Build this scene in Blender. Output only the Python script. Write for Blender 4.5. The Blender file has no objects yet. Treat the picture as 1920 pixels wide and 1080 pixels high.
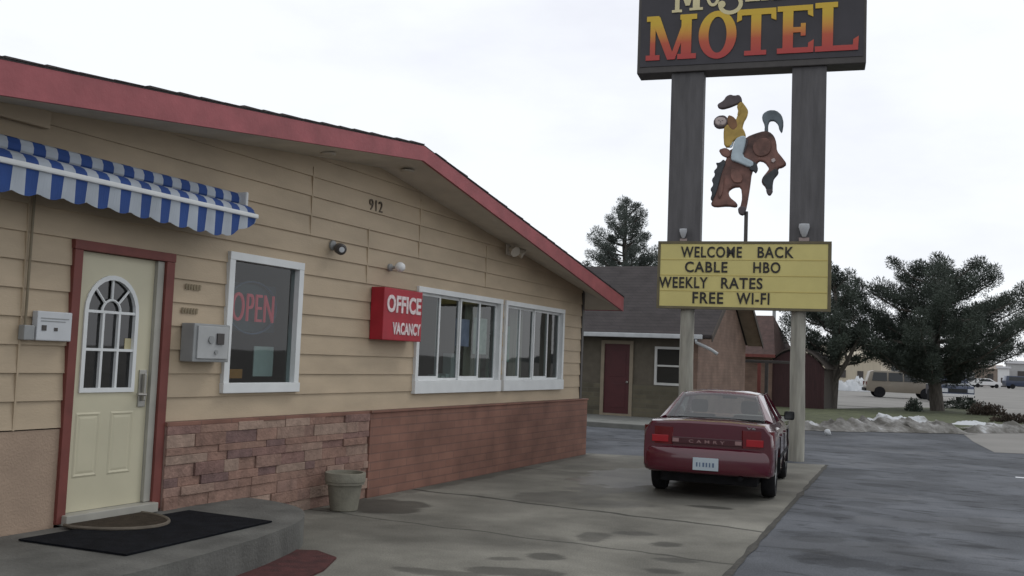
import bpy, bmesh, math, random
from mathutils import Vector, Matrix, noise
R = math.radians
rnd = random.Random(7)
S = bpy.context.scene
COL = S.collection

# ------------------------------------------------------------------ camera, sky, sun, exposure
YAW, PITCH, ROLL, FPX = 25.166, 4.081, 2.216, 1850.0
cam_data = bpy.data.cameras.new('camera')
cam = bpy.data.objects.new('camera', cam_data); COL.objects.link(cam)
fwd = Vector((-math.sin(R(YAW))*math.cos(R(PITCH)), math.cos(R(YAW))*math.cos(R(PITCH)), math.sin(R(PITCH))))
rt0 = Vector((math.cos(R(YAW)), math.sin(R(YAW)), 0))
up0 = rt0.cross(fwd)
rt = rt0*math.cos(R(ROLL)) + up0*math.sin(R(ROLL))
up = -rt0*math.sin(R(ROLL)) + up0*math.cos(R(ROLL))
m = Matrix((rt, up, -fwd)).transposed().to_4x4()
m.translation = Vector((6.358, 0, 1.657))
cam.matrix_world = m
cam_data.sensor_width = 36.0
cam_data.lens = 36.0*FPX/1920.0
cam_data.clip_start = 0.05; cam_data.clip_end = 3000
S.camera = cam

SUN_DIR = Vector((0.42, 0.62, 0.95)).normalized()      # towards the sun, ahead and high
W = bpy.data.worlds.new('World'); S.world = W; W.use_nodes = True
nt = W.node_tree; nt.nodes.clear()
def nd(t, typ, **kw):
    n = t.nodes.new(typ)
    for k, v in kw.items(): setattr(n, k, v)
    return n
out = nd(nt, 'ShaderNodeOutputWorld'); bg = nd(nt, 'ShaderNodeBackground'); bg.inputs[1].default_value = 0.1
sky = nd(nt, 'ShaderNodeTexSky'); sky.sky_type = 'NISHITA'; sky.sun_disc = False
sky.sun_elevation = math.asin(SUN_DIR.z); sky.sun_rotation = math.atan2(SUN_DIR.x, SUN_DIR.y)
tc = nd(nt, 'ShaderNodeTexCoord')
mp = nd(nt, 'ShaderNodeMapping'); mp.inputs['Scale'].default_value = (1.0, 1.0, 2.6); mp.inputs['Location'].default_value = (0.35, 0.1, 0.2)
nz = nd(nt, 'ShaderNodeTexNoise'); nz.inputs['Scale'].default_value = 2.6; nz.inputs['Detail'].default_value = 6; nz.inputs['Roughness'].default_value = 0.55
cr = nd(nt, 'ShaderNodeValToRGB')
cr.color_ramp.elements[0].position = 0.30; cr.color_ramp.elements[0].color = (9.2, 9.4, 10.1, 1)
cr.color_ramp.elements[1].position = 0.5; cr.color_ramp.elements[1].color = (10.3, 10.6, 11.0, 1)
mx = nd(nt, 'ShaderNodeMixRGB'); mx.inputs[0].default_value = 0.93
L = nt.links.new
L(tc.outputs['Generated'], mp.inputs[0]); L(mp.outputs[0], nz.inputs['Vector']); L(nz.outputs['Fac'], cr.inputs[0])
# the overcast is bright ahead and heavier overhead and behind the camera
dt = nd(nt, 'ShaderNodeVectorMath', operation='DOT_PRODUCT'); dt.inputs[1].default_value = (-0.42, 0.90, 0.10)
dr = nd(nt, 'ShaderNodeMapRange'); dr.interpolation_type = 'SMOOTHSTEP'; dr.inputs[1].default_value = 0.05; dr.inputs[2].default_value = 0.85; dr.inputs[3].default_value = 0.86; dr.inputs[4].default_value = 1.0
sc_ = nd(nt, 'ShaderNodeVectorMath', operation='SCALE')
L(tc.outputs['Generated'], dt.inputs[0]); L(dt.outputs['Value'], dr.inputs[0])
L(sky.outputs[0], mx.inputs[1]); L(cr.outputs[0], mx.inputs[2]); L(mx.outputs[0], sc_.inputs[0]); L(dr.outputs[0], sc_.inputs['Scale']); L(sc_.outputs[0], bg.inputs[0]); L(bg.outputs[0], out.inputs[0])

sl = bpy.data.lights.new('sun', 'SUN'); sl.energy = 0.5; sl.angle = R(18); sl.color = (1.0, 0.96, 0.9)
so = bpy.data.objects.new('sun', sl); COL.objects.link(so)
so.rotation_euler = (-SUN_DIR).to_track_quat('-Z', 'Y').to_euler(); so.location = (10, 20, 40)
S.view_settings.view_transform = 'Standard'; S.view_settings.look = 'None'
S.view_settings.exposure = 0.0; S.view_settings.gamma = 1.0

# ------------------------------------------------------------------ materials
MATS = {}
def pm(name, col, rough=0.7, var=0.12, scale=6.0, bump=0.0, bscale=None, metal=0.0, stretch=(1, 1, 1), spec=0.5, coat=0.0, emit=None, attr=False, detail=5):
    if name in MATS: return MATS[name]
    mt = bpy.data.materials.new(name); mt.use_nodes = True
    t = mt.node_tree; b = t.nodes['Principled BSDF']; l = t.links.new
    b.inputs['Roughness'].default_value = rough; b.inputs['Metallic'].default_value = metal
    b.inputs['Specular IOR Level'].default_value = spec
    if coat: b.inputs['Coat Weight'].default_value = coat; b.inputs['Coat Roughness'].default_value = 0.06
    tc = nd(t, 'ShaderNodeTexCoord'); mp = nd(t, 'ShaderNodeMapping'); mp.inputs['Scale'].default_value = stretch
    n = nd(t, 'ShaderNodeTexNoise'); n.inputs['Scale'].default_value = scale; n.inputs['Detail'].default_value = detail
    l(tc.outputs['Object'], mp.inputs[0]); l(mp.outputs[0], n.inputs['Vector'])
    mr = nd(t, 'ShaderNodeMapRange'); mr.inputs[1].default_value = 0.3; mr.inputs[2].default_value = 0.7
    mr.inputs[3].default_value = 1-var; mr.inputs[4].default_value = 1+var
    l(n.outputs['Fac'], mr.inputs[0])
    mul = nd(t, 'ShaderNodeVectorMath', operation='SCALE')
    if attr:
        a = nd(t, 'ShaderNodeAttribute', attribute_name='tint'); l(a.outputs['Color'], mul.inputs[0])
    else: mul.inputs[0].default_value = col[:3]
    l(mr.outputs[0], mul.inputs['Scale']); l(mul.outputs[0], b.inputs['Base Color'])
    if bump:
        bn = nd(t, 'ShaderNodeTexNoise'); bn.inputs['Scale'].default_value = bscale or scale*6; bn.inputs['Detail'].default_value = 4
        l(mp.outputs[0], bn.inputs['Vector'])
        bp = nd(t, 'ShaderNodeBump'); bp.inputs['Strength'].default_value = bump; bp.inputs['Distance'].default_value = 0.02
        l(bn.outputs['Fac'], bp.inputs['Height']); l(bp.outputs[0], b.inputs['Normal'])
    if emit:
        b.inputs['Emission Color'].default_value = (*emit[:3], 1); b.inputs['Emission Strength'].default_value = emit[3]
    MATS[name] = mt
    return mt
def glass(name, tint=(0.55, 0.6, 0.6), refl=0.03):
    if name in MATS: return MATS[name]
    mt = bpy.data.materials.new(name); mt.use_nodes = True
    t = mt.node_tree; t.nodes.clear(); l = t.links.new
    o = nd(t, 'ShaderNodeOutputMaterial'); tr = nd(t, 'ShaderNodeBsdfTransparent'); tr.inputs[0].default_value = (*tint, 1)
    g = nd(t, 'ShaderNodeBsdfGlossy'); g.inputs['Roughness'].default_value = 0.02
    tc = nd(t, 'ShaderNodeTexCoord'); n = nd(t, 'ShaderNodeTexNoise'); n.inputs['Scale'].default_value = 1.3; n.inputs['Detail'].default_value = 1
    bp = nd(t, 'ShaderNodeBump'); bp.inputs['Strength'].default_value = 0.06; bp.inputs['Distance'].default_value = 0.03
    l(tc.outputs['Object'], n.inputs['Vector']); l(n.outputs['Fac'], bp.inputs['Height']); l(bp.outputs[0], g.inputs['Normal'])
    f = nd(t, 'ShaderNodeLayerWeight'); f.inputs[0].default_value = .5
    pw = nd(t, 'ShaderNodeMath', operation='POWER'); pw.inputs[1].default_value = 5.0
    ad = nd(t, 'ShaderNodeMath', operation='ADD'); ad.inputs[1].default_value = refl+.065; ad.use_clamp = True
    ms = nd(t, 'ShaderNodeMixShader'); l(f.outputs['Facing'], pw.inputs[0]); l(pw.outputs[0], ad.inputs[0]); l(ad.outputs[0], ms.inputs[0])
    l(tr.outputs[0], ms.inputs[1]); l(g.outputs[0], ms.inputs[2]); l(ms.outputs[0], o.inputs[0])
    MATS[name] = mt
    return mt

def siding_mat():
    mt = pm('tan_siding', (0.455, 0.362, 0.252), 0.62, 0.12, 1.6, 0.12, 40, stretch=(1, 0.8, 2.2))
    return mt
M = dict(
    siding=siding_mat(),
    stucco=pm('pink_tan_panel', (0.36, 0.265, 0.195), 0.8, 0.10, 3, 0.3, 60),
    fascia=pm('red_fascia_paint', (0.33, 0.085, 0.095), 0.6, 0.16, 3.5, 0.15, 25),
    soffit=pm('soffit_paint', (0.56, 0.51, 0.43), 0.8, 0.1, 2.5),
    shingle=pm('dark_shingle', (0.06, 0.052, 0.052), 0.95, 0.3, 9, 0.5, 40),
    white=pm('white_paint', (0.70, 0.72, 0.72), 0.45, 0.05, 5),
    cream=pm('cream_door_paint', (0.55, 0.515, 0.375), 0.45, 0.05, 2.5),
    trim=pm('red_brown_trim', (0.17, 0.045, 0.036), 0.6, 0.15, 5),
    jamb=pm('grey_jamb', (0.36, 0.35, 0.31), 0.5, 0.1, 5),
    metal=pm('brushed_metal', (0.42, 0.41, 0.38), 0.35, 0.1, 8, metal=0.8),
    darkmetal=pm('dark_bronze_metal', (0.055, 0.048, 0.045), 0.45, 0.2, 5),
    stone=pm('ledge_stone', (0.3, 0.2, 0.15), 0.85, 0.22, 9, 0.6, 35, attr=True),
    mortar=pm('stone_mortar', (0.2, 0.13, 0.105), 0.95, 0.2, 12),
    interior=pm('room_paint', (0.25, 0.23, 0.19), 0.9, 0.1, 2),
    roomfloor=pm('room_carpet', (0.08, 0.07, 0.06), 0.95, 0.2, 8),
    glass=glass('window_glass', (0.50, 0.59, 0.59), 0.02),
    doorglass=glass('door_glass', (0.42, 0.46, 0.48), 0.05),
    carglass=glass('car_glass', (0.60, 0.66, 0.66), 0.05),
    black=pm('black_rubber', (0.016, 0.016, 0.018), 0.9, 0.25, 10, 0.2, 60, spec=0.2),
    carpaint=pm('dark_red_car_paint', (0.088, 0.006, 0.018), 0.25, 0.06, 3, coat=1.0, spec=0.5),
    tail=pm('tail_light_red', (0.13, 0.008, 0.012), 0.18, 0.05, 3, coat=0.5),
    reverse=pm('reverse_lamp', (0.30, 0.18, 0.18), 0.25, 0.05, 3),
    chrome=pm('chrome', (0.7, 0.7, 0.7), 0.15, 0.02, 3, metal=1.0),
    seat=pm('car_seat', (0.05, 0.045, 0.045), 0.9, 0.2, 6),
    grey=pm('grey_plastic', (0.28, 0.29, 0.29), 0.5, 0.08, 6),
    offwhite=pm('offwhite_plastic', (0.54, 0.56, 0.58), 0.5, 0.05, 6),
    wood=pm('weathered_pole', (0.32, 0.31, 0.265), 0.85, 0.28, 3.0, 0.4, 14, stretch=(4, 4, 0.5)),
    clad=pm('dark_post_cladding', (0.098, 0.094, 0.097), 0.7, 0.22, 3, 0.25, 12, stretch=(3, 3, 0.4)),
    signblack=pm('dark_sign_face', (0.034, 0.031, 0.038), 0.5, 0.25, 1.6),
    yellow=pm('yellow_reader_face', (0.62, 0.54, 0.20), 0.5, 0.07, 2.2),
    letterblack=pm('black_letters', (0.02, 0.018, 0.016), 0.6, 0.2, 8),
    creamletter=pm('cream_letters', (0.70, 0.62, 0.36), 0.6, 0.08, 4),
    officered=pm('red_sign_box', (0.36, 0.012, 0.026), 0.5, 0.14, 4),
    officewhite=pm('worn_white_letters', (0.72, 0.62, 0.62), 0.6, 0.25, 25),
    concrete2=pm('step_concrete', (0.105, 0.105, 0.097), 0.85, 0.3, 3.2, 0.35, 40),
    redmat=pm('dull_red_mat', (0.062, 0.016, 0.015), 0.95, 0.4, 9, 0.3, 80),
    coir=pm('brown_coir', (0.045, 0.035, 0.026), 0.95, 0.25, 25, 0.4, 120, spec=0.15),
    pot=pm('stone_pot', (0.205, 0.195, 0.155), 0.85, 0.2, 6, 0.3, 40),
    soil=pm('dark_soil', (0.03, 0.025, 0.02), 0.95, 0.4, 20, 0.6, 50),
    brownwall=pm('brown_wall', (0.105, 0.09, 0.068), 0.85, 0.15, 5),
    olivebrick=None, gablebrick=None, paintbrick=None,
    gutter=pm('white_gutter', (0.50, 0.52, 0.53), 0.5, 0.1, 4),
    reddoor=pm('dark_red_door', (0.062, 0.009, 0.012), 0.55, 0.1, 4),
    rust=pm('rusty_red_roof', (0.075, 0.042, 0.036), 0.85, 0.25, 6),
    shedred=pm('dark_red_boards', (0.042, 0.016, 0.017), 0.8, 0.25, 4, stretch=(8, 8, 0.5)),
    shedbrown=pm('brown_boards', (0.062, 0.05, 0.042), 0.85, 0.25, 4, stretch=(8, 8, 0.5)),
    bark=pm('pine_bark', (0.10, 0.088, 0.076), 0.95, 0.35, 6, 0.6, 20, stretch=(3, 3, 0.6)),
    needle=pm('pine_needles', (0.054, 0.069, 0.054), 0.8, 0.45, 1.1),
    needle2=pm('paler_pine_needles', (0.085, 0.103, 0.09), 0.8, 0.4, 1.1),
    grass=pm('winter_grass', (0.075, 0.085, 0.04), 0.95, 0.35, 3, 0.6, 30),
    walk=pm('pale_walkway', (0.165, 0.168, 0.155), 0.85, 0.18, 3, 0.2, 30),
    lot=pm('pale_road_concrete', (0.205, 0.197, 0.183), 0.9, 0.16, 0.35, 0.1, 10),
    base=pm('far_ground', (0.21, 0.203, 0.19), 0.95, 0.15, 0.08),
    beige=pm('beige_car_paint', (0.22, 0.19, 0.15), 0.45, 0.05, 3, coat=0.2),
    bluecar=pm('dark_blue_car_paint', (0.022, 0.035, 0.075), 0.35, 0.05, 3, coat=0.4),
    whitecar=pm('white_car_paint', (0.7, 0.7, 0.7), 0.4, 0.04, 3),
    darkcar=pm('dark_grey_car_paint', (0.05, 0.055, 0.06), 0.4, 0.05, 3),
    darkglass=pm('dark_car_window', (0.015, 0.018, 0.02), 0.1, 0.1, 3),
    tanmetal=pm('tan_metal_wall', (0.50, 0.44, 0.34), 0.7, 0.07, 2, stretch=(4, 4, 0.3)),
    greywall=pm('pale_grey_wall', (0.42, 0.42, 0.42), 0.8, 0.07, 2),
    brownfar=pm('brown_far_wall', (0.25, 0.20, 0.165), 0.8, 0.12, 2),
    farroof=pm('grey_far_roof', (0.26, 0.26, 0.27), 0.8, 0.08, 1),
    line=pm('white_road_paint', (0.72, 0.74, 0.76), 0.8, 0.15, 10),
    lampglass=pm('lamp_globe', (0.75, 0.76, 0.76), 0.25, 0.03, 4),
    skin=pm('painted_skin', (0.50, 0.42, 0.40), 0.6, 0.08, 6),
    horse=pm('painted_bay_horse', (0.15, 0.072, 0.056), 0.55, 0.75, 3.6, 0.3, 10),
    mane=pm('painted_dark_mane', (0.045, 0.05, 0.055), 0.6, 0.4, 6),
    tailgrey=pm('painted_grey_tail', (0.13, 0.16, 0.18), 0.6, 0.35, 5),
    shirt=pm('painted_yellow_shirt', (0.46, 0.31, 0.075), 0.6, 0.25, 5),
    jeans=pm('painted_pale_jeans', (0.48, 0.57, 0.62), 0.6, 0.15, 5),
    hat=pm('painted_hat', (0.095, 0.075, 0.08), 0.6, 0.3, 5),
    neon=pm('red_neon_tube', (0.42, 0.05, 0.08), 0.3, 0.1, 5, emit=(1.0, 0.08, 0.13, 0.20)),
    neonblue=pm('blue_neon_tube', (0.05, 0.08, 0.16), 0.3, 0.1, 5),
    paper=pm('paper_notice', (0.55, 0.58, 0.55), 0.8, 0.06, 6),
    orange=pm('orange_card', (0.55, 0.22, 0.04), 0.7, 0.08, 6),
    curtain=pm('window_curtain', (0.38, 0.33, 0.26), 0.9, 0.15, 4, stretch=(1, 14, 0.3)),
    greenstuff=pm('green_display', (0.08, 0.16, 0.10), 0.8, 0.4, 9),
)

def brick_mat(name, c1, c2, mort, scale=1.0, bw=0.42, rh=0.075, rough=0.85, rot=(0, 0, 0), msize=0.012, bump=0.4, blend=None):
    mt = bpy.data.materials.new(name); mt.use_nodes = True
    t = mt.node_tree; b = t.nodes['Principled BSDF']; l = t.links.new
    b.inputs['Roughness'].default_value = rough
    tc = nd(t, 'ShaderNodeTexCoord'); sep = nd(t, 'ShaderNodeSeparateXYZ'); cmb = nd(t, 'ShaderNodeCombineXYZ')
    l(tc.outputs['Object'], sep.inputs[0])
    ad = nd(t, 'ShaderNodeMath', operation='ADD'); l(sep.outputs[0], ad.inputs[0]); l(sep.outputs[1], ad.inputs[1])
    l(ad.outputs[0], cmb.inputs[0]); l(sep.outputs[2], cmb.inputs[1])
    br = nd(t, 'ShaderNodeTexBrick'); br.inputs['Scale'].default_value = scale
    br.inputs['Brick Width'].default_value = bw; br.inputs['Row Height'].default_value = rh; br.inputs['Mortar Size'].default_value = msize
    br.inputs['Color1'].default_value = (*c1, 1); br.inputs['Color2'].default_value = (*c2, 1); br.inputs['Mortar'].default_value = (*mort, 1)
    l(cmb.outputs[0], br.inputs['Vector'])
    n = nd(t, 'ShaderNodeTexNoise'); n.inputs['Scale'].default_value = 2.2; n.inputs['Detail'].default_value = 6; l(tc.outputs['Object'], n.inputs['Vector'])
    mr = nd(t, 'ShaderNodeMapRange'); mr.inputs[1].default_value = 0.3; mr.inputs[2].default_value = 0.7; mr.inputs[3].default_value = 0.78; mr.inputs[4].default_value = 1.22
    l(n.outputs['Fac'], mr.inputs[0])
    mul = nd(t, 'ShaderNodeVectorMath', operation='SCALE'); l(br.outputs['Color'], mul.inputs[0]); l(mr.outputs[0], mul.inputs['Scale'])
    l(mul.outputs[0], b.inputs['Base Color'])
    bp = nd(t, 'ShaderNodeBump'); bp.inputs['Strength'].default_value = bump; bp.inputs['Distance'].default_value = 0.01; bp.invert = True
    l(br.outputs['Fac'], bp.inputs['Height']); l(bp.outputs[0], b.inputs['Normal'])
    return mt
M['paintbrick'] = brick_mat('red_painted_brick', (0.235, 0.118, 0.086), (0.20, 0.098, 0.072), (0.17, 0.092, 0.072), bw=0.4, rh=0.10, msize=0.008, bump=0.5)
M['olivebrick'] = brick_mat('olive_brick', (0.12, 0.105, 0.07), (0.085, 0.074, 0.052), (0.105, 0.095, 0.07), bw=0.4, rh=0.13)
M['gablebrick'] = brick_mat('brown_gable_brick', (0.20, 0.13, 0.098), (0.175, 0.112, 0.085), (0.16, 0.11, 0.085), bw=0.3, rh=0.09, msize=0.008)
M['brownroof'] = brick_mat('brown_roof_shingle', (0.050, 0.042, 0.042), (0.044, 0.037, 0.037), (0.034, 0.030, 0.031), bw=0.35, rh=0.10, msize=0.01, bump=0.6, rough=0.95)

# ------------------------------------------------------------------ mesh builder
IDM = Matrix.Identity(4)
FRAME = {}                       # world matrix of every object built, by its unique name
class MB:
    def __init__(s): s.b = bmesh.new(); s.tint = {}
    def poly(s, pts, flip=False):
        vs = [s.b.verts.new(p) for p in pts]
        if flip: vs.reverse()
        return s.b.faces.new(vs)
    def box(s, x0, x1, y0, y1, z0, z1, bev=0.0, tint=None):
        g = bmesh.ops.create_cube(s.b, size=1.0)['verts']
        for v in g: v.co = Vector((x0+(v.co.x+.5)*(x1-x0), y0+(v.co.y+.5)*(y1-y0), z0+(v.co.z+.5)*(z1-z0)))
        fs = list({f for v in g for f in v.link_faces})
        if bev:
            es = list({e for v in g for e in v.link_edges})
            r = bmesh.ops.bevel(s.b, geom=es, offset=min(bev, .45*min(abs(x1-x0), abs(y1-y0), abs(z1-z0))), segments=2, profile=.6, affect='EDGES')
            fs = list({f for v in r['verts'] for f in v.link_faces})
        if tint is not None:
            for f in fs: s.tint[f] = tint
        return s
    def prism(s, pts, d):        # pts: 3-D polygon, d: extrusion vector
        d = Vector(d); a = [Vector(p) for p in pts]
        n = Vector((0, 0, 0))
        for i in range(len(a)): n += a[i].cross(a[(i+1) % len(a)])
        if n.dot(d) > 0: a.reverse()
        lo = [s.b.verts.new(p) for p in a]; hi = [s.b.verts.new(p+d) for p in a]
        s.b.faces.new(lo); s.b.faces.new(list(reversed(hi)))
        k = len(a)
        for i in range(k): s.b.faces.new((lo[i], hi[i], hi[(i+1) % k], lo[(i+1) % k]))
        return s
    def tube(s, pts, rad, n=8, cap=True):
        pts = [Vector(p) for p in pts]
        if not hasattr(rad, '__len__'): rad = [rad]*len(pts)
        rings = []; ref = Vector((0.31, 0.17, 0.93))
        for i, p in enumerate(pts):
            t = (pts[min(i+1, len(pts)-1)]-pts[max(i-1, 0)]).normalized()
            a = t.cross(ref)
            if a.length < .1: a = t.cross(Vector((1, 0, 0)))
            a.normalize(); c = t.cross(a)
            rings.append([s.b.verts.new(p+(a*math.cos(2*math.pi*k/n)+c*math.sin(2*math.pi*k/n))*rad[i]) for k in range(n)])
        for r0, r1 in zip(rings, rings[1:]):
            for k in range(n): s.b.faces.new((r0[k], r0[(k+1) % n], r1[(k+1) % n], r1[k]))
        if cap: s.b.faces.new(list(reversed(rings[0]))); s.b.faces.new(rings[-1])
        return s
    def lathe(s, prof, c, ax=(0, 0, 1), n=24):    # prof: (r, h) along axis
        ax = Vector(ax).normalized(); c = Vector(c)
        a = ax.cross(Vector((0, 0, 1)) if abs(ax.z) < .9 else Vector((1, 0, 0))).normalized(); b2 = ax.cross(a)
        rings = []
        for r, h in prof:
            if r < 1e-5: rings.append([s.b.verts.new(c+ax*h)])
            else: rings.append([s.b.verts.new(c+ax*h+(a*math.cos(2*math.pi*k/n)+b2*math.sin(2*math.pi*k/n))*r) for k in range(n)])
        for r0, r1 in zip(rings, rings[1:]):
            for k in range(n):
                k2 = (k+1) % n
                if len(r0) == 1 and len(r1) == 1: continue
                if len(r0) == 1: s.b.faces.new((r0[0], r1[k2], r1[k]))
                elif len(r1) == 1: s.b.faces.new((r0[k], r0[k2], r1[0]))
                else: s.b.faces.new((r0[k], r0[k2], r1[k2], r1[k]))
        if len(rings[0]) > 1: s.b.faces.new(list(reversed(rings[0])))
        if len(rings[-1]) > 1: s.b.faces.new(rings[-1])
        return s
    def add(s, me, mat=IDM):
        t = bmesh.new(); t.from_mesh(me); t.transform(mat)
        vm = [s.b.verts.new(v.co) for v in t.verts]
        t.verts.index_update()
        for f in t.faces:
            try: s.b.faces.new([vm[v.index] for v in f.verts])
            except ValueError: pass
        t.free()
        return s
    def build(s, name, mat, parent=None, local=False, smooth=False, pre=None, angle=None, subsurf=0, recalc=True):
        if pre is not None: s.b.transform(pre)
        if recalc: bmesh.ops.recalc_face_normals(s.b, faces=s.b.faces[:])
        P = FRAME[parent.name] if parent else IDM
        if parent and not local: s.b.transform(P.inverted())
        me = bpy.data.meshes.new(name)
        if s.tint:
            s.b.faces.index_update(); tl = {f.index: c for f, c in s.tint.items() if f.is_valid}
        s.b.to_mesh(me)
        if s.tint:
            a = me.color_attributes.new('tint', 'FLOAT_COLOR', 'CORNER')
            for p in me.polygons:
                c = tl.get(p.index, (0.25, 0.17, 0.13))
                for li in p.loop_indices: a.data[li].color = (*c, 1)
        s.b.free()
        me.materials.append(mat)
        o = bpy.data.objects.new(name, me); COL.objects.link(o)
        if parent: o.parent = parent
        FRAME[o.name] = P
        if smooth:
            for p in me.polygons: p.use_smooth = True
            if angle is not None:
                try: me.set_sharp_from_angle(angle=R(angle))
                except Exception: pass
        if subsurf:
            md = o.modifiers.new('smooth', 'SUBSURF'); md.levels = md.render_levels = subsurf
        return o

def tag(o, label, cat, group=None, kind=None):
    if label: o['label'] = label
    if cat: o['category'] = cat
    if group: o['group'] = group
    if kind: o['kind'] = kind
    return o
def thing(name, label, cat, loc, rz=0.0, group=None):
    o = bpy.data.objects.new(name, None); COL.objects.link(o); o.empty_display_size = 0.2
    o.location = loc; o.rotation_euler = (0, 0, rz)
    FRAME[o.name] = Matrix.Translation(Vector(loc)) @ Matrix.Rotation(rz, 4, 'Z')
    return tag(o, label, cat, group)
def copy_tree(o, parent=None):
    c = o.copy(); COL.objects.link(c)
    FRAME[c.name] = FRAME[o.name]
    if parent: c.parent = parent
    for ch in [x for x in bpy.data.objects if x.parent == o]: copy_tree(ch, c)
    return c
def structure(name, mb, mat, **kw):
    o = mb.build(name, mat, **kw); o['kind'] = 'structure'; return o

def text_mesh(txt, bold=0.0, depth=0.02, bev=0.0, spacing=1.0):
    cu = bpy.data.curves.new('lettering', 'FONT'); cu.body = txt; cu.size = 1.0; cu.extrude = depth; cu.offset = bold; cu.space_character = spacing
    cu.bevel_depth = bev; cu.resolution_u = 4
    o = bpy.data.objects.new('lettering_curve', cu); COL.objects.link(o)
    dg = bpy.context.evaluated_depsgraph_get()
    me = bpy.data.meshes.new_from_object(o.evaluated_get(dg))
    bpy.data.objects.remove(o); bpy.data.curves.remove(cu)
    return me
def text_fit(mb, txt, ux0, ux1, z0, z1, origin, udir, ndir, depth=0.012, bold=0.012, spacing=1.05):
    """lettering fitted to a rectangle on a plane: udir along the line, ndir out of the face"""
    me = text_mesh(txt, bold, 0.5, spacing=spacing)
    xs = [v.co.x for v in me.vertices]; ys = [v.co.y for v in me.vertices]
    x0, x1, y0, y1 = min(xs), max(xs), min(ys), max(ys)
    o = Vector(origin); u = Vector(udir); n = Vector(ndir); z = Vector((0, 0, 1))
    for v in me.vertices:
        a = ux0+(v.co.x-x0)/(x1-x0)*(ux1-ux0); b = z0+(v.co.y-y0)/(y1-y0)*(z1-z0); d = (v.co.z+.5)*depth
        v.co = o+u*a+z*b+n*d
    mb.add(me); bpy.data.meshes.remove(me)
    return mb

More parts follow.
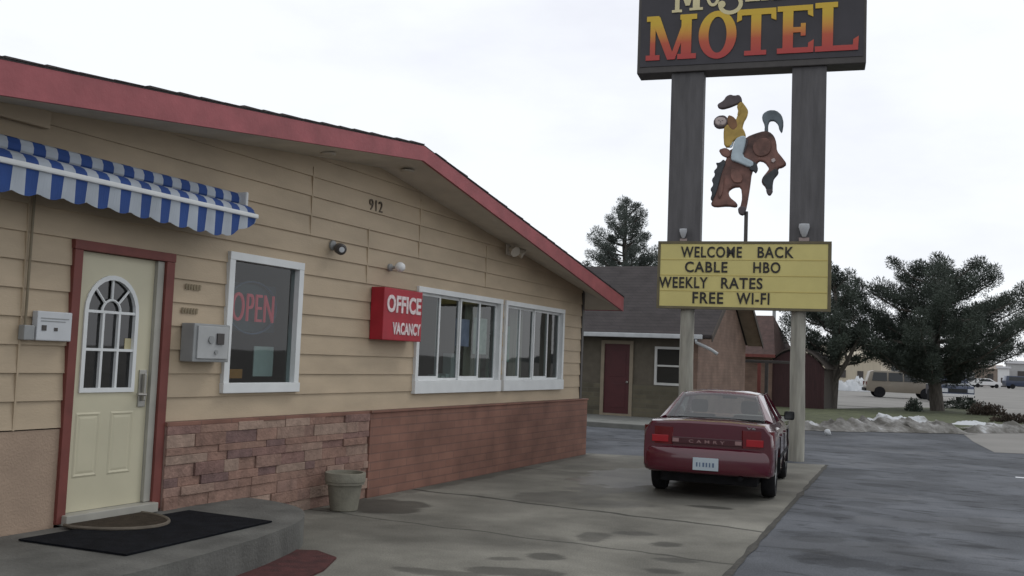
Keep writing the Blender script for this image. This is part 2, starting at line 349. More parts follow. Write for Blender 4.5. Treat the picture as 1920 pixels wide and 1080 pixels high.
# ------------------------------------------------------------------ the ground
def sheet(name, pts, z, mat):
    b = MB(); b.poly([(x, y, z) for x, y in pts]); o = structure(name, b, mat)
    return o
PAD_E = lambda y: 4.59-0.055*(y-8.0)
def ground_mat(name, base, stains_attr, joints=(), scale=1.2, var=0.16, wetcol=0.55, wr=0.35, streak=False, rough=0.85, spec=0.25):
    mt = bpy.data.materials.new(name); mt.use_nodes = True
    t = mt.node_tree; b = t.nodes['Principled BSDF']; l = t.links.new
    b.inputs['Specular IOR Level'].default_value = spec
    tc = nd(t, 'ShaderNodeTexCoord')
    n = nd(t, 'ShaderNodeTexNoise'); n.inputs['Scale'].default_value = scale; n.inputs['Detail'].default_value = 8; n.inputs['Roughness'].default_value = 0.6
    l(tc.outputs['Object'], n.inputs['Vector'])
    mr = nd(t, 'ShaderNodeMapRange'); mr.inputs[1].default_value = 0.3; mr.inputs[2].default_value = 0.7; mr.inputs[3].default_value = 1-var; mr.inputs[4].default_value = 1+var
    l(n.outputs['Fac'], mr.inputs[0])
    f = nd(t, 'ShaderNodeTexNoise'); f.inputs['Scale'].default_value = 70; f.inputs['Detail'].default_value = 3; l(tc.outputs['Object'], f.inputs['Vector'])
    fr = nd(t, 'ShaderNodeMapRange'); fr.inputs[1].default_value = 0.3; fr.inputs[2].default_value = 0.7; fr.inputs[3].default_value = 0.78; fr.inputs[4].default_value = 1.22
    l(f.outputs['Fac'], fr.inputs[0])
    mu = nd(t, 'ShaderNodeMath', operation='MULTIPLY'); l(mr.outputs[0], mu.inputs[0]); l(fr.outputs[0], mu.inputs[1])
    last = mu.outputs[0]
    bl = nd(t, 'ShaderNodeTexNoise'); bl.inputs['Scale'].default_value = 0.45; bl.inputs['Detail'].default_value = 3; bl.inputs['Distortion'].default_value = 0.8; l(tc.outputs['Object'], bl.inputs['Vector'])
    br_ = nd(t, 'ShaderNodeMapRange'); br_.inputs[1].default_value = 0.38; br_.inputs[2].default_value = 0.62; br_.inputs[3].default_value = 0.80; br_.inputs[4].default_value = 1.18; l(bl.outputs['Fac'], br_.inputs[0])
    mb_ = nd(t, 'ShaderNodeMath', operation='MULTIPLY'); l(last, mb_.inputs[0]); l(br_.outputs[0], mb_.inputs[1]); last = mb_.outputs[0]
    if streak:
        mp = nd(t, 'ShaderNodeMapping'); mp.inputs['Scale'].default_value = (1.6, 3.4, 1); mp.inputs['Rotation'].default_value = (0, 0, R(-14)); l(tc.outputs['Object'], mp.inputs[0])
        s = nd(t, 'ShaderNodeTexNoise'); s.inputs['Scale'].default_value = 1.3; s.inputs['Detail'].default_value = 5; s.inputs['Distortion'].default_value = 0.6; l(mp.outputs[0], s.inputs['Vector'])
        sr = nd(t, 'ShaderNodeMapRange'); sr.inputs[1].default_value = 0.55; sr.inputs[2].default_value = 0.66; sr.inputs[3].default_value = 1.08; sr.inputs[4].default_value = 0.62
        l(s.outputs['Fac'], sr.inputs[0])
        mu2 = nd(t, 'ShaderNodeMath', operation='MULTIPLY'); l(last, mu2.inputs[0]); l(sr.outputs[0], mu2.inputs[1]); last = mu2.outputs[0]
    a = nd(t, 'ShaderNodeAttribute', attribute_name='stain')
    wm = nd(t, 'ShaderNodeMapRange'); wm.inputs[1].default_value = 0.0; wm.inputs[2].default_value = 1.0; wm.inputs[3].default_value = 1.0; wm.inputs[4].default_value = wetcol
    sp = nd(t, 'ShaderNodeSeparateColor'); l(a.outputs['Color'], sp.inputs[0])
    l(sp.outputs[0], wm.inputs[0])
    mu3 = nd(t, 'ShaderNodeMath', operation='MULTIPLY'); l(last, mu3.inputs[0]); l(wm.outputs[0], mu3.inputs[1]); last = mu3.outputs[0]
    sep = nd(t, 'ShaderNodeSeparateXYZ'); l(tc.outputs['Object'], sep.inputs[0])
    for (y0, slope, wdt, dark) in joints:           # saw-cut joints and cracks: y = y0 + slope x + wobble
        w = nd(t, 'ShaderNodeTexNoise'); w.noise_dimensions = '3D'; w.inputs['Scale'].default_value = 1.3; w.inputs['Detail'].default_value = 6; l(tc.outputs['Object'], w.inputs['Vector'])
        wo = nd(t, 'ShaderNodeMath', operation='MULTIPLY_ADD'); wo.inputs[1].default_value = 0.34; wo.inputs[2].default_value = -0.17; l(w.outputs['Fac'], wo.inputs[0])
        e = nd(t, 'ShaderNodeMath', operation='MULTIPLY_ADD'); e.inputs[1].default_value = -slope; l(sep.outputs[0], e.inputs[0]); l(sep.outputs[1], e.inputs[2])
        d = nd(t, 'ShaderNodeMath', operation='ADD'); l(e.outputs[0], d.inputs[0]); l(wo.outputs[0], d.inputs[1])
        d2 = nd(t, 'ShaderNodeMath', operation='SUBTRACT'); d2.inputs[1].default_value = y0; l(d.outputs[0], d2.inputs[0])
        ab = nd(t, 'ShaderNodeMath', operation='ABSOLUTE'); l(d2.outputs[0], ab.inputs[0])
        q = nd(t, 'ShaderNodeMapRange'); q.inputs[1].default_value = wdt*0.6; q.inputs[2].default_value = wdt; q.inputs[3].default_value = dark; q.inputs[4].default_value = 1.0
        l(ab.outputs[0], q.inputs[0])
        mm = nd(t, 'ShaderNodeMath', operation='MULTIPLY'); l(last, mm.inputs[0]); l(q.outputs[0], mm.inputs[1]); last = mm.outputs[0]
    sc = nd(t, 'ShaderNodeVectorMath', operation='SCALE'); sc.inputs[0].default_value = base; l(last, sc.inputs['Scale']); l(sc.outputs[0], b.inputs['Base Color'])
    rr = nd(t, 'ShaderNodeMapRange'); rr.inputs[3].default_value = rough; rr.inputs[4].default_value = wr; l(sp.outputs[1], rr.inputs[0]); l(rr.outputs[0], b.inputs['Roughness'])
    bp = nd(t, 'ShaderNodeBump'); bp.inputs['Strength'].default_value = 0.25; bp.inputs['Distance'].default_value = 0.01; l(f.outputs['Fac'], bp.inputs['Height']); l(bp.outputs[0], b.inputs['Normal'])
    return mt
def stained_sheet(name, inside, x0, x1, y0, y1, step, z, mat, stains, edge=None):
    """grid sheet whose 'stain' attribute carries oil and water marks (x, y, rx, ry, angle, strength, wetness)"""
    nx = int((x1-x0)/step); ny = int((y1-y0)/step)
    me = bpy.data.meshes.new(name); vs = []; cols = []
    for j in range(ny+1):
        for i in range(nx+1):
            v = j/ny; y = y0+(y1-y0)*v; u = i/nx
            x, y = inside(u, v)
            s = 0.0; w = 0.0
            for (sx, sy, rx, ry, an, st, wet) in stains:
                dx, dy = x-sx, y-sy
                if abs(dx) > rx+ry+.6 or abs(dy) > rx+ry+.6: continue
                ca, sa = math.cos(R(an)), math.sin(R(an))
                a = (dx*ca+dy*sa)/rx; bb = (-dx*sa+dy*ca)/ry
                k = math.sqrt(a*a+bb*bb)+0.38*noise.noise(Vector((x*3.1, y*3.1, sx)))+0.2*noise.noise(Vector((x*9, y*9, sy)))
                q = max(0, min(1, (1.06-k)/0.16))
                s = max(s, q*st); w = max(w, q*wet)
            vs.append((x, y, z)); cols.append((s, w, 0, 1))
    fs = [(j*(nx+1)+i, j*(nx+1)+i+1, (j+1)*(nx+1)+i+1, (j+1)*(nx+1)+i) for j in range(ny) for i in range(nx)]
    me.from_pydata(vs, [], fs)
    a = me.color_attributes.new('stain', 'FLOAT_COLOR', 'POINT')
    for k, c in enumerate(cols): a.data[k].color = c
    me.materials.append(mat)
    o = bpy.data.objects.new(name, me); COL.objects.link(o); o['kind'] = 'structure'
    return o
g = MB(); g.poly([(-900, -500, -0.012), (900, -500, -0.012), (900, 1600, -0.012), (-900, 1600, -0.012)])
structure('ground', g, M['base'])
CONC = ground_mat('pad_concrete', (0.182, 0.176, 0.152), True, joints=((10.72, -0.09, 0.05, 0.35), (8.62, -0.03, 0.028, 0.5), (13.9, -0.02, 0.025, 0.5)), wetcol=0.36, wr=0.10, var=0.3)
ASPH = ground_mat('worn_asphalt', (0.098, 0.104, 0.115), True, spec=0.08, scale=0.55, var=0.34, wetcol=0.45, wr=0.35, streak=True, rough=0.75)
pad_stains = [(0.5, 9.3, 0.42, 0.55, 60, 0.9, 0.3), (0.72, 9.6, 0.2, 0.3, 60, 0.9, 0.3),
    (1.75, 11.3, 0.7, 0.45, 70, 0.55, 0.3), (2.0, 12.6, 0.45, 0.75, -10, 0.6, 0.4), (1.9, 14.0, 0.75, 1.5, -5, 0.32, 0.75), (2.6, 11.2, 0.6, 0.3, 20, 0.45, 0.3),
    (3.1, 8.95, 0.16, 0.26, 10, 0.75, 0.2), (3.35, 9.4, 0.22, 0.12, 20, 0.7, 0.2), (3.8, 9.02, 0.15, 0.17, 0, 0.85, 0.1), (3.09, 7.84, 0.17, 0.15, 0, 0.85, 0.1),
    (2.86, 7.55, 0.14, 0.08, 20, 0.7, 0.1), (3.13, 7.15, 0.42, 0.17, 15, 0.8, 0.15), (4.08, 8.35, 0.17, 0.1, 10, 0.7, 0.1), (4.12, 7.86, 0.16, 0.1, 10, 0.7, 0.1),
    (3.58, 11.68, 0.26, 0.12, 8, 0.95, 0.2), (2.6, 6.75, 0.4, 0.14, 10, 0.7, 0.1), (2.3, 8.1, 0.9, 0.5, 30, 0.22, 0.1), (1.2, 8.2, 0.8, 0.6, 20, 0.2, 0.1),
    (3.2, 13.6, 0.9, 0.9, 0, 0.45, 0.3), (0.15, 12.5, 0.16, 2.8, 0, 0.5, 0.1), (0.12, 15.5, 0.14, 1.6, 0, 0.45, 0.1), (2.3, 17.2, 1.6, 0.4, 15, 0.3, 0.2)]
def pad_in(u, v):
    ymax = 16.9+u*1.42; y = 2.0+v*(ymax-2.0)
    return (-0.05+u*(PAD_E(y)+0.05), y)
stained_sheet('concrete_pad', pad_in, 0, 4.7, 2, 18.3, 0.04, 0.0, CONC, pad_stains)
asph_stains = [(5.0, 10.25, 0.28, 0.08, 25, 0.7, .1), (5.25, 9.2, 0.40, 0.10, 8, 0.85, .1), (5.5, 11.2, 0.26, 0.07, 15, 0.6, .1), (5.99, 9.98, 0.2, 0.07, 20, 0.5, .1),
    (6.5, 12.74, 0.2, 0.12, 15, 0.7, .1), (3.9, 21.3, 0.35, 0.16, 10, 0.75, .2), (4.35, 16.6, 0.4, 0.35, 0, 0.6, .2), (5.44, 16.37, 0.8, 0.3, 10, 0.5, .2), (5.11, 13.31, 0.3, 0.1, 20, 0.5, .1),
    (6.0, 9.1, 0.5, 0.08, 10, 0.6, .1), (5.6, 8.3, 0.45, 0.09, 15, 0.7, .1), (6.3, 10.9, 0.3, 0.08, 25, 0.5, .1), (4.9, 12.0, 0.3, 0.07, 10, 0.5, .1), (6.6, 14.6, 0.5, 0.12, 8, 0.4, .1),
    (-0.5, 20.5, 1.6, 0.35, 20, 0.55, .5), (1.2, 22.0, 1.5, 0.3, 15, 0.5, .5), (3.6, 26.6, 1.8, 0.5, 20, 0.45, .4), (5.4, 20.0, 1.4, 0.3, 12, 0.4, .3), (7.4, 17.5, 0.9, 0.15, 10, 0.4, .2)]
rk = random.Random(21)
for _ in range(46):
    yk = rk.uniform(7.5, 24); xk = rk.uniform(PAD_E(min(yk, 18))+.35, 9.5)
    asph_stains.append((xk, yk, rk.uniform(.12, .42), rk.uniform(.05, .12), rk.uniform(0, 28), rk.uniform(.35, .8), .1))
for _ in range(9): asph_stains.append((rk.uniform(4.6, 9), rk.uniform(9, 26), rk.uniform(.5, 1.3), rk.uniform(.3, .6), rk.uniform(0, 25), rk.uniform(.15, .3), .5))
asph_stains = [(a, b_, c, d*2.8 if d < .16 else d, e_, f*.85, g_) for (a, b_, c, d, e_, f, g_) in asph_stains]
def asph_in(u, v):
    y = 2.0+v*31.5; return (-12+u*42, y)
b = MB(); b.poly([(-40, -40, -0.008), (60, -40, -0.008), (60, 2.05, -0.008), (-40, 2.05, -0.008)]); structure('street_asphalt', b, ASPH)
def asph2(u, v): return (-14+u*32, 2.0+v*31.0)
stained_sheet('asphalt_lot', asph2, -14, 18, 2, 33, 0.12, -0.006, ASPH, asph_stains)
stained_sheet('asphalt_near', lambda u, v: (3.3+u*6.7, 5.5+v*19.0), 3.3, 10, 5.5, 24.5, 0.036, -0.003, ASPH, asph_stains)
# dirt filled joint between the pad and the asphalt
b = MB(); top = []
N = 160
for i in range(N):
    y0 = 2.0+16.3*i/N; y1 = 2.0+16.3*(i+1)/N
    w0 = 0.03+0.03*noise.noise(Vector((0, y0*2.3, 1))); w1 = 0.03+0.03*noise.noise(Vector((0, y1*2.3, 1)))
    b.poly([(PAD_E(y0)-w0, y0, 0.004), (PAD_E(y0)+w0, y0, 0.004), (PAD_E(y1)+w1, y1, 0.004), (PAD_E(y1)-w1, y1, 0.004)])
structure('joint_strip', b, pm('joint_dirt', (0.055, 0.052, 0.045), 0.95, 0.35, 12, 0.5, 40))
# raised walkway in front of the motel rooms
b = MB(); b.box(-22, 1.3, 24.0, 33, -0.05, 0.12, 0.02); structure('walkway', b, M['walk'])
# concrete apron on the right, grass island, pale lot
sheet('driveway_apron', [(6.05, 31.9), (6.35, 28.0), (6.78, 24.5), (7.6, 24.75), (10, 26.0), (60, 52), (60, 70), (7.75, 34.1)], 0.0, M['lot'])
sheet('side_road', [(8.6, 36.5), (60, 72), (60, 400), (-60, 400), (-60, 50.5), (3.4, 50.5), (6.6, 55.5)], 0.0, M['lot'])
b = MB()
isl = [(1.3, 28.6), (2.1, 29.0), (6.0, 32.2), (7.75, 34.3), (8.9, 36.5), (8.0, 38.8), (6.6, 54.5), (5.0, 51), (3.5, 49.4), (1.15, 42.5), (-3, 41), (-3, 34.5), (1.3, 34.2)]
b.prism([(x, y, -0.01) for x, y in isl], (0, 0, 0.12)); structure('grass_verge', b, M['grass'])
b = MB(); b.box(7.0, 9.4, 18.66, 18.80, 0.0, 0.003); o = structure('parking_line', b, M['line'])

# ------------------------------------------------------------------ motel office
OFF = thing('motel_office', 'low tan motel office with lap siding, red fascia and stone base', 'building', (0, 11, 0))
def roof_top(y): return 4.055+0.108*(y-9.69) if y < 9.69 else 4.055-0.1676*(y-9.69)
def roof_bot(y): return 3.885+0.120*(y-9.69) if y < 9.69 else 3.885-0.1785*(y-9.69)
def wall_top(y): return 3.84+0.098*(y-9.75) if y < 9.75 else 3.84-0.135*(y-9.75)
OPEN = [(5.52, 6.45, -1, 2.39), (7.24, 8.30, 1.27, 2.53), (10.72, 13.12, 1.22, 2.49), (13.29, 15.57, 1.22, 2.49)]
YL, YR = -3.0, 16.48
def clip(poly, f):
    o = []
    for i in range(len(poly)):
        a, c = poly[i], poly[(i+1) % len(poly)]; fa, fc = f(a), f(c)
        if fa >= 0: o.append(a)
        if fa*fc < 0: t = fa/(fa-fc); o.append((a[0]+(c[0]-a[0])*t, a[1]+(c[1]-a[1])*t))
    return o
H = 0.2085; Z0 = 0.995
b = MB()
zs = sorted({Z0+H*k for k in range(16)} | {o[2] for o in OPEN if o[2] > Z0} | {o[3] for o in OPEN})
ysb = sorted({YL, YR, 9.75} | {o[0] for o in OPEN} | {o[1] for o in OPEN})
def lap(z, eps=1e-4):
    k = (z+eps-Z0)/H; fr = k-math.floor(k); return 0.002+0.018*(1-fr)
for za, zb in zip(zs, zs[1:]):
    for ya, yb in zip(ysb, ysb[1:]):
        ym, zm = (ya+yb)/2, (za+zb)/2
        if any(o[0] < ym < o[1] and o[2] < zm < o[3] for o in OPEN): continue
        p = [(ya, za), (yb, za), (yb, zb), (ya, zb)]
        p = clip(p, lambda q: (3.84+0.098*(q[0]-9.75))-q[1]+0.03); p = clip(p, lambda q: (3.84-0.135*(q[0]-9.75))-q[1]+0.03) if len(p) > 2 else p
        if len(p) < 3: continue
        xa = lap(za); xb = lap(zb, -1e-4)
        try: b.poly([(xa+(xb-xa)*(q[1]-za)/(zb-za), q[0], q[1]) for q in p])
        except ValueError: continue
        if abs((za-Z0)/H-round((za-Z0)/H)) < 1e-3: b.poly([(0.001, ya, za), (0.001, yb, za), (xa, yb, za), (xa, ya, za)])
for (sy, z0, z1) in ((8.45, 2.87, 3.6), (9.55, 2.46, 3.1), (10.7, 2.87, 3.62), (5.04, 0.99, 2.75), (12.6, 2.66, 3.25), (3.2, .99, 3.0)):
    b.box(0.0, 0.0225, sy-0.008, sy+0.008, z0, z1)
b.build('siding_wall', M['siding'], OFF, recalc=False)
b = MB()
b.box(-0.14, 0.012, YL, 5.46, -0.1, 0.985); b.build('lower_panel', M['stucco'], OFF)
b = MB()                                        # back, end walls and room behind the glass
b.box(-12, -11.8, YL, 16.4, 0, 2.7); b.box(-11.8, -0.2, 16.3, 16.47, 0, 2.93); b.box(-11.8, 0, YL-.15, YL, 0, 2.4)
b.build('rear_wall', M['siding'], OFF)
b = MB(); b.box(-0.1, 0.03, 16.475, 16.56, 0.985, 2.93); b.build('corner_board', M['darkmetal'], OFF)
b = MB()
b.box(-4.2, -4.1, 4.6, 16.3, 0.2, 2.75); b.box(-4.1, -0.15, 4.5, 4.6, 0.2, 2.75); b.box(-4.1, -0.15, 16.2, 16.3, 0.2, 2.75)
b.box(-4.1, -0.15, 4.6, 16.2, 2.7, 2.8); b.box(-4.1, -0.2, 9.4, 9.5, 0.2, 2.7)
for (ya, yb) in ((4.6, 5.5), (6.5, 7.2), (8.34, 10.68), (13.14, 13.27), (15.6, 16.2)): b.box(-0.14, -0.06, ya, yb, 0.2, 2.7)
for (ya, yb, za, zb) in ((7.2, 8.34, .2, 1.25), (7.2, 8.34, 2.55, 2.7), (10.68, 13.14, .2, 1.2), (10.68, 13.14, 2.51, 2.7), (13.27, 15.6, .2, 1.2), (13.27, 15.6, 2.51, 2.7), (5.5, 6.5, 2.42, 2.7)): b.box(-0.14, -0.06, ya, yb, za, zb)
b.build('room_lining', M['interior'], OFF)
b = MB(); b.box(-4.1, -0.1, 4.6, 16.2, 0.15, 0.2); b.build('room_floor', M['roomfloor'], OFF)
# stacked ledge stone
b = MB(); z = 0.0; rs = random.Random(11)
stone_cols = [(0.29, 0.175, 0.135), (0.265, 0.155, 0.12), (0.32, 0.21, 0.165), (0.235, 0.135, 0.115), (0.285, 0.175, 0.14), (0.20, 0.12, 0.11), (0.34, 0.235, 0.185)]
rows = []
while z < 0.93:
    h = rs.choice((0.065, 0.08, 0.095, 0.115)); h = min(h, 0.965-z); rows.append((z, h)); z += h
for (z, h) in rows:
    y = 6.52
    while y < 9.66:
        w = min(rs.uniform(0.16, 0.52), 9.67-y)
        if w < 0.05: break
        c = rs.choice(stone_cols); k = rs.uniform(.88, 1.06); c = (c[0]*k*.96, c[1]*k*.98, c[2]*k*.98)
        b.box(0.02, 0.062+rs.uniform(0, .022), y+0.001, y+w-0.001, z+0.001, z+h-0.001, 0.005, tint=c)
        y += w
b.build('stone_veneer', M['stone'], OFF)
b = MB(); b.box(0.0, 0.055, 6.51, 9.67, -0.05, 0.96); b.build('stone_backing', M['mortar'], OFF)
b = MB(); b.box(-0.12, 0.085, 9.675, 16.72, -0.05, 0.965, 0.006); b.build('brick_wainscot', M['paintbrick'], OFF)
b = MB(); b.box(0.0, 0.075, 6.51, 9.67, 0.955, 0.993, 0.006); b.box(-0.1, 0.10, 9.67, 16.74, 0.967, 0.993, 0.006)
b.build('stone_cap', M['paintbrick'], OFF)
# roof
X0 = 0.60
b = MB()
for (ya, yb) in ((YL-.2, 9.69), (9.69, 17.03)):
    b.prism([(X0+.02, ya, roof_top(ya)), (X0+.02, yb, roof_top(yb)), (X0+.02, yb, roof_top(yb)+.012), (X0+.02, ya, roof_top(ya)+.012)], (-12.8, 0, 0))
y = YL-.2; rq = random.Random(5)
while y < 16.95:
    w_ = min(rq.uniform(.24, .34), 17.0-y)
    ya, yb = y, y+w_-.008; h_ = rq.uniform(.006, .016)
    if ya < 9.69 < yb: yb = 9.685
    b.prism([(X0+.03, ya, roof_top(ya)+.013), (X0+.03, yb, roof_top(yb)+.013), (X0+.03, yb, roof_top(yb)+.016+h_*(1 if y > 9.6 else .4)), (X0+.03, ya, roof_top(ya)+.016+h_*(.4 if y > 9.6 else 1))], (-.9, 0, 0))
    y += w_
RF = b.build('roof', M['shingle'], OFF)
b = MB()
for (ya, yb) in ((YL-.2, 9.69), (9.69, 16.98)):
    b.prism([(X0+.02, ya, roof_bot(ya)), (X0+.02, yb, roof_bot(yb)), (X0+.02, yb, roof_top(yb)-.002), (X0+.02, ya, roof_top(ya)-.002)], (-.035, 0, 0))
b.prism([(X0-.016, 16.95, roof_bot(16.95)), (X0-.016, 16.98, roof_bot(16.95)), (X0-.016, 16.98, roof_top(16.95)-.004), (X0-.016, 16.95, roof_top(16.95)-.004)], (-12.7, 0, 0))
b.build('fascia', M['fascia'], RF)
b = MB()
yy = [YL-.2+i*(9.69-YL+.2)/12 for i in range(12)]+[9.69+i*(16.95-9.69)/10 for i in range(11)]
for ya, yb in zip(yy, yy[1:]):
    wa, wb = min(ya+(0.06 if ya > 9.6 else 0), 16.48), min(yb+(0.06 if yb > 9.6 else 0), 16.48)
    b.poly([(X0-.016, ya, roof_bot(ya)+.012), (X0-.016, yb, roof_bot(yb)+.012), (-.02, wb, wall_top(wb)), (-.02, wa, wall_top(wa))])
b.poly([(-.02, 16.48, wall_top(16.48)), (X0-.016, 16.95, roof_bot(16.95)+.012), (-12, 16.95, roof_bot(16.95)+.012), (-12, 16.48, wall_top(16.48))])
b.build('soffit', M['soffit'], RF, recalc=False)
b = MB(); b.box(0.022, 0.07, 3.2, 5.13, 3.24, 3.375, 0.01); b.build('soffit_beam', M['siding'], RF)
# soffit vents
for (vx, vy) in ((0.3, 8.3), (0.28, 9.9)):
    zc = roof_bot(vy)*(vx/.6)+wall_top(vy)*(1-vx/.6)
    b = MB(); b.lathe([(0.0, 0.0), (0.075, 0.0), (0.08, -0.012), (0.055, -0.02), (0.0, -0.015)], (vx, vy, zc-.004), n=16); b.build('soffit_vent', M['soffit'], RF, smooth=True)

# front door
DR = OFF
b = MB()
b.box(-0.05, 0.045, 5.455, 5.535, 0.26, 2.375, .004); b.box(-0.05, 0.047, 6.42, 6.515, 0.26, 2.375, .004); b.box(-0.05, 0.050, 5.45, 6.52, 2.377, 2.452, .004)
DF = b.build('door_frame', M['trim'], OFF)
b = MB(); b.box(-0.075, 0.02, 6.345, 6.418, 0.33, 2.372, .003); b.build('door_jamb', M['jamb'], DF)
b = MB(); b.box(-0.08, 0.10, 5.50, 6.44, 0.245, 0.325, .008); b.build('threshold', M['jamb'], DF)
# slab with an arched opening
yc, rr, zsp, zlb = 5.905, 0.262, 1.905, 1.275
def arch(r, dz=0.0, n=14):
    return [(yc-r, zlb-dz)]+[(yc+r*math.cos(math.pi-math.pi*i/n), zsp+r*1.08*math.sin(math.pi*i/n)) for i in range(n+1)]+[(yc+r, zlb-dz)]
ya, yb, za, zb = 5.537, 6.343, 0.328, 2.373
XS = -0.015
b = MB()
A = arch(rr)
def dq(pts, x=XS): b.poly([(x, p[0], p[1]) for p in pts])
dq([(ya, za), (yb, za), (yb, zlb), (yc+rr, zlb), (yc-rr, zlb), (ya, zlb)])
n = len(A)-2
left = [q for q in A if q[0] <= yc+1e-6]; right = [q for q in A if q[0] >= yc-1e-6]
dq([(ya, zlb)]+left+[(yc, zb), (ya, zb)]); dq([(yb, zlb), (yb, zb), (yc, zb)]+right)
for p, q in zip(A, A[1:]+A[:1]): b.poly([(XS, *p), (XS, *q), (XS-.04, *q), (XS-.04, *p)])
b.box(XS-.046, XS-.041, ya, yb, za, zlb)
for (pa, pb) in ((5.615, 5.86), (5.96, 6.205)):     # pressed panels
    for (i0, x0_, i1, x1_) in ((0, XS+.0005, .014, XS+.006), (.014, XS+.006, .03, XS+.001), (.03, XS+.001, .05, XS+.004)):
        P0 = [(pa+i0, .59+i0), (pb-i0, .59+i0), (pb-i0, 1.10-i0), (pa+i0, 1.10-i0)]; P1 = [(pa+i1, .59+i1), (pb-i1, .59+i1), (pb-i1, 1.10-i1), (pa+i1, 1.10-i1)]
        for k in range(4): b.poly([(x0_, *P0[k]), (x0_, *P0[(k+1) % 4]), (x1_, *P1[(k+1) % 4]), (x1_, *P1[k])])
    b.poly([(XS+.004, pa+.05, .64), (XS+.004, pb-.05, .64), (XS+.004, pb-.05, 1.05), (XS+.004, pa+.05, 1.05)])
DOOR = b.build('door', M['cream'], OFF)
b = MB()
def ring(Ao, Ai, x0_, x1_):
    k = len(Ao)
    for i in range(k):
        j = (i+1) % k
        b.poly([(x1_, *Ao[i]), (x1_, *Ao[j]), (x1_, *Ai[j]), (x1_, *Ai[i])]); b.poly([(x0_, *Ao[i]), (x0_, *Ao[j]), (x1_, *Ao[j]), (x1_, *Ao[i])]); b.poly([(x0_, *Ai[i]), (x0_, *Ai[j]), (x1_, *Ai[j]), (x1_, *Ai[i])])
ring(arch(rr+.018, .018), arch(rr-.018, -.018), XS-.02, XS+.014)
for yv in (yc-.082, yc+.082): b.box(XS-.02, XS+.008, yv-.011, yv+.011, zlb+.01, zsp)
for zv in (zsp, 1.60): b.box(XS-.021, XS+.009, yc-rr+.01, yc+rr-.01, zv-.011, zv+.011)
arc = [(XS-.004, yc+.095*math.cos(math.pi*i/10), zsp+.10*math.sin(math.pi*i/10)) for i in range(11)]
b.tube(arc, 0.011, 6)
for an in (45, 90, 135):
    c, s_ = math.cos(R(an)), math.sin(R(an)); b.tube([(XS-.004, yc+.1*c, zsp+.105*s_), (XS-.004, yc+.25*c, zsp+.27*s_)], 0.011, 6)
b.build('muntin_grid', M['white'], DOOR)
b = MB(); b.poly([(XS-.022, *p) for p in arch(rr+.005)]); b.build('glass_pane', M['doorglass'], DOOR)
b = MB(); b.box(XS+.001, XS+.014, 6.235, 6.315, 1.13, 1.44, .004); b.box(XS+.014, XS+.05, 6.262, 6.285, 1.18, 1.41, .008)
b.tube([(XS+.014, 6.275, 1.235), (XS+.055, 6.275, 1.235), (XS+.06, 6.18, 1.24)], 0.013, 8)
b.build('handle', M['metal'], DOOR)
b = MB(); b.box(XS-.021, XS-.018, 6.08, 6.15, 1.61, 1.70); b.build('sticker', pm('cream_sticker', (.5, .45, .28), .8, .1, 6), DOOR)

# windows
def window(y0, y1, z0, z1, panes, bottom, fw=0.07, sash=True):
    b = MB(); xf = 0.05
    b.box(-.06, xf, y0, y0+fw, z0+bottom, z1-fw, .004); b.box(-.06, xf, y1-fw, y1, z0+bottom, z1-fw, .004)
    b.box(-.06, xf+.003, y0, y1, z1-fw, z1, .004); b.box(-.06, xf+.012, y0-.01, y1+.01, z0, z0+bottom, .006)
    fr = b.build('window', M['white'], OFF)
    yi0, yi1, zi0, zi1 = y0+fw, y1-fw, z0+bottom, z1-fw
    k = len(panes)
    for i, (pa, pb) in enumerate(panes):
        a, c = yi0+(yi1-yi0)*pa, yi0+(yi1-yi0)*pb
        x = -.012 if i % 2 == 0 else -.035
        if sash and k > 1:
            b = MB(); w = .036
            b.box(x-.012, x+.012, a, a+w, zi0, zi1); b.box(x-.012, x+.012, c-w, c, zi0, zi1)
            b.box(x-.011, x+.011, a+w, c-w, zi0, zi0+w*(1.5 if i % 2 == 0 else .8)); b.box(x-.011, x+.011, a+w, c-w, zi1-w, zi1)
            b.build('sash', M['white'], fr)
            a += w-.002; c -= w-.002
        b = MB(); b.poly([(x, a, zi0), (x, c, zi0), (x, c, zi1), (x, a, zi1)]); b.build('pane', M['glass'], fr)
    return fr
window(7.21, 8.34, 1.23, 2.56, [(0, 1)], .095, .075)
window(10.69, 13.15, 1.17, 2.52, [(0, .255), (.245, .505), (.495, .755), (.745, 1)], .165)
window(13.26, 15.60, 1.17, 2.52, [(0, .255), (.245, .505), (.495, .755), (.745, 1)], .165)

# fittings on the front wall
def fit(name, label, cat, loc): return thing(name, label, cat, loc)
# window contents
b = MB()
NE = thing('neon_open_sign', 'red neon open sign inside the left office window', 'neon sign', (-0.16, 7.72, 2.06))
text_fit(b, 'OPEN', 7.50, 8.12, 1.92, 2.20, (-.16, 0, 0), (0, 1, 0), (1, 0, 0), .02, -.012, 1.1); b.build('lettering', M['neon'], NE)
b = MB(); b.tube([(-.165, 7.81+.37*math.cos(2*math.pi*i/24), 2.06+.26*math.sin(2*math.pi*i/24)) for i in range(25)], .012, 6); b.build('oval_tube', M['neonblue'], NE)
b = MB(); b.box(-.21, -.19, 7.42, 8.20, 1.82, 2.30, .005); b.build('backing_panel', pm('dark_clear_panel', (.03, .05, .07), .4, .2, 4), NE)
b = MB(); b.box(-.16, -.15, 7.86, 8.16, 1.38, 1.68); tag(b.build('paper_notice', M['paper'], None), 'pale paper notice behind the glass of the left office window', 'notice')
b = MB(); b.box(-.16, -.15, 7.46, 7.70, 1.36, 1.45); tag(b.build('orange_card', M['orange'], None), 'small orange card at the bottom of the left office window', 'card')
b = MB(); b.box(-.13, -.12, 12.02, 12.42, 1.80, 2.18); tag(b.build('poster', pm('pale_violet_poster', (.42, .40, .58), .8, .25, 6), None), 'pale violet poster in the window beside the red office sign', 'poster')
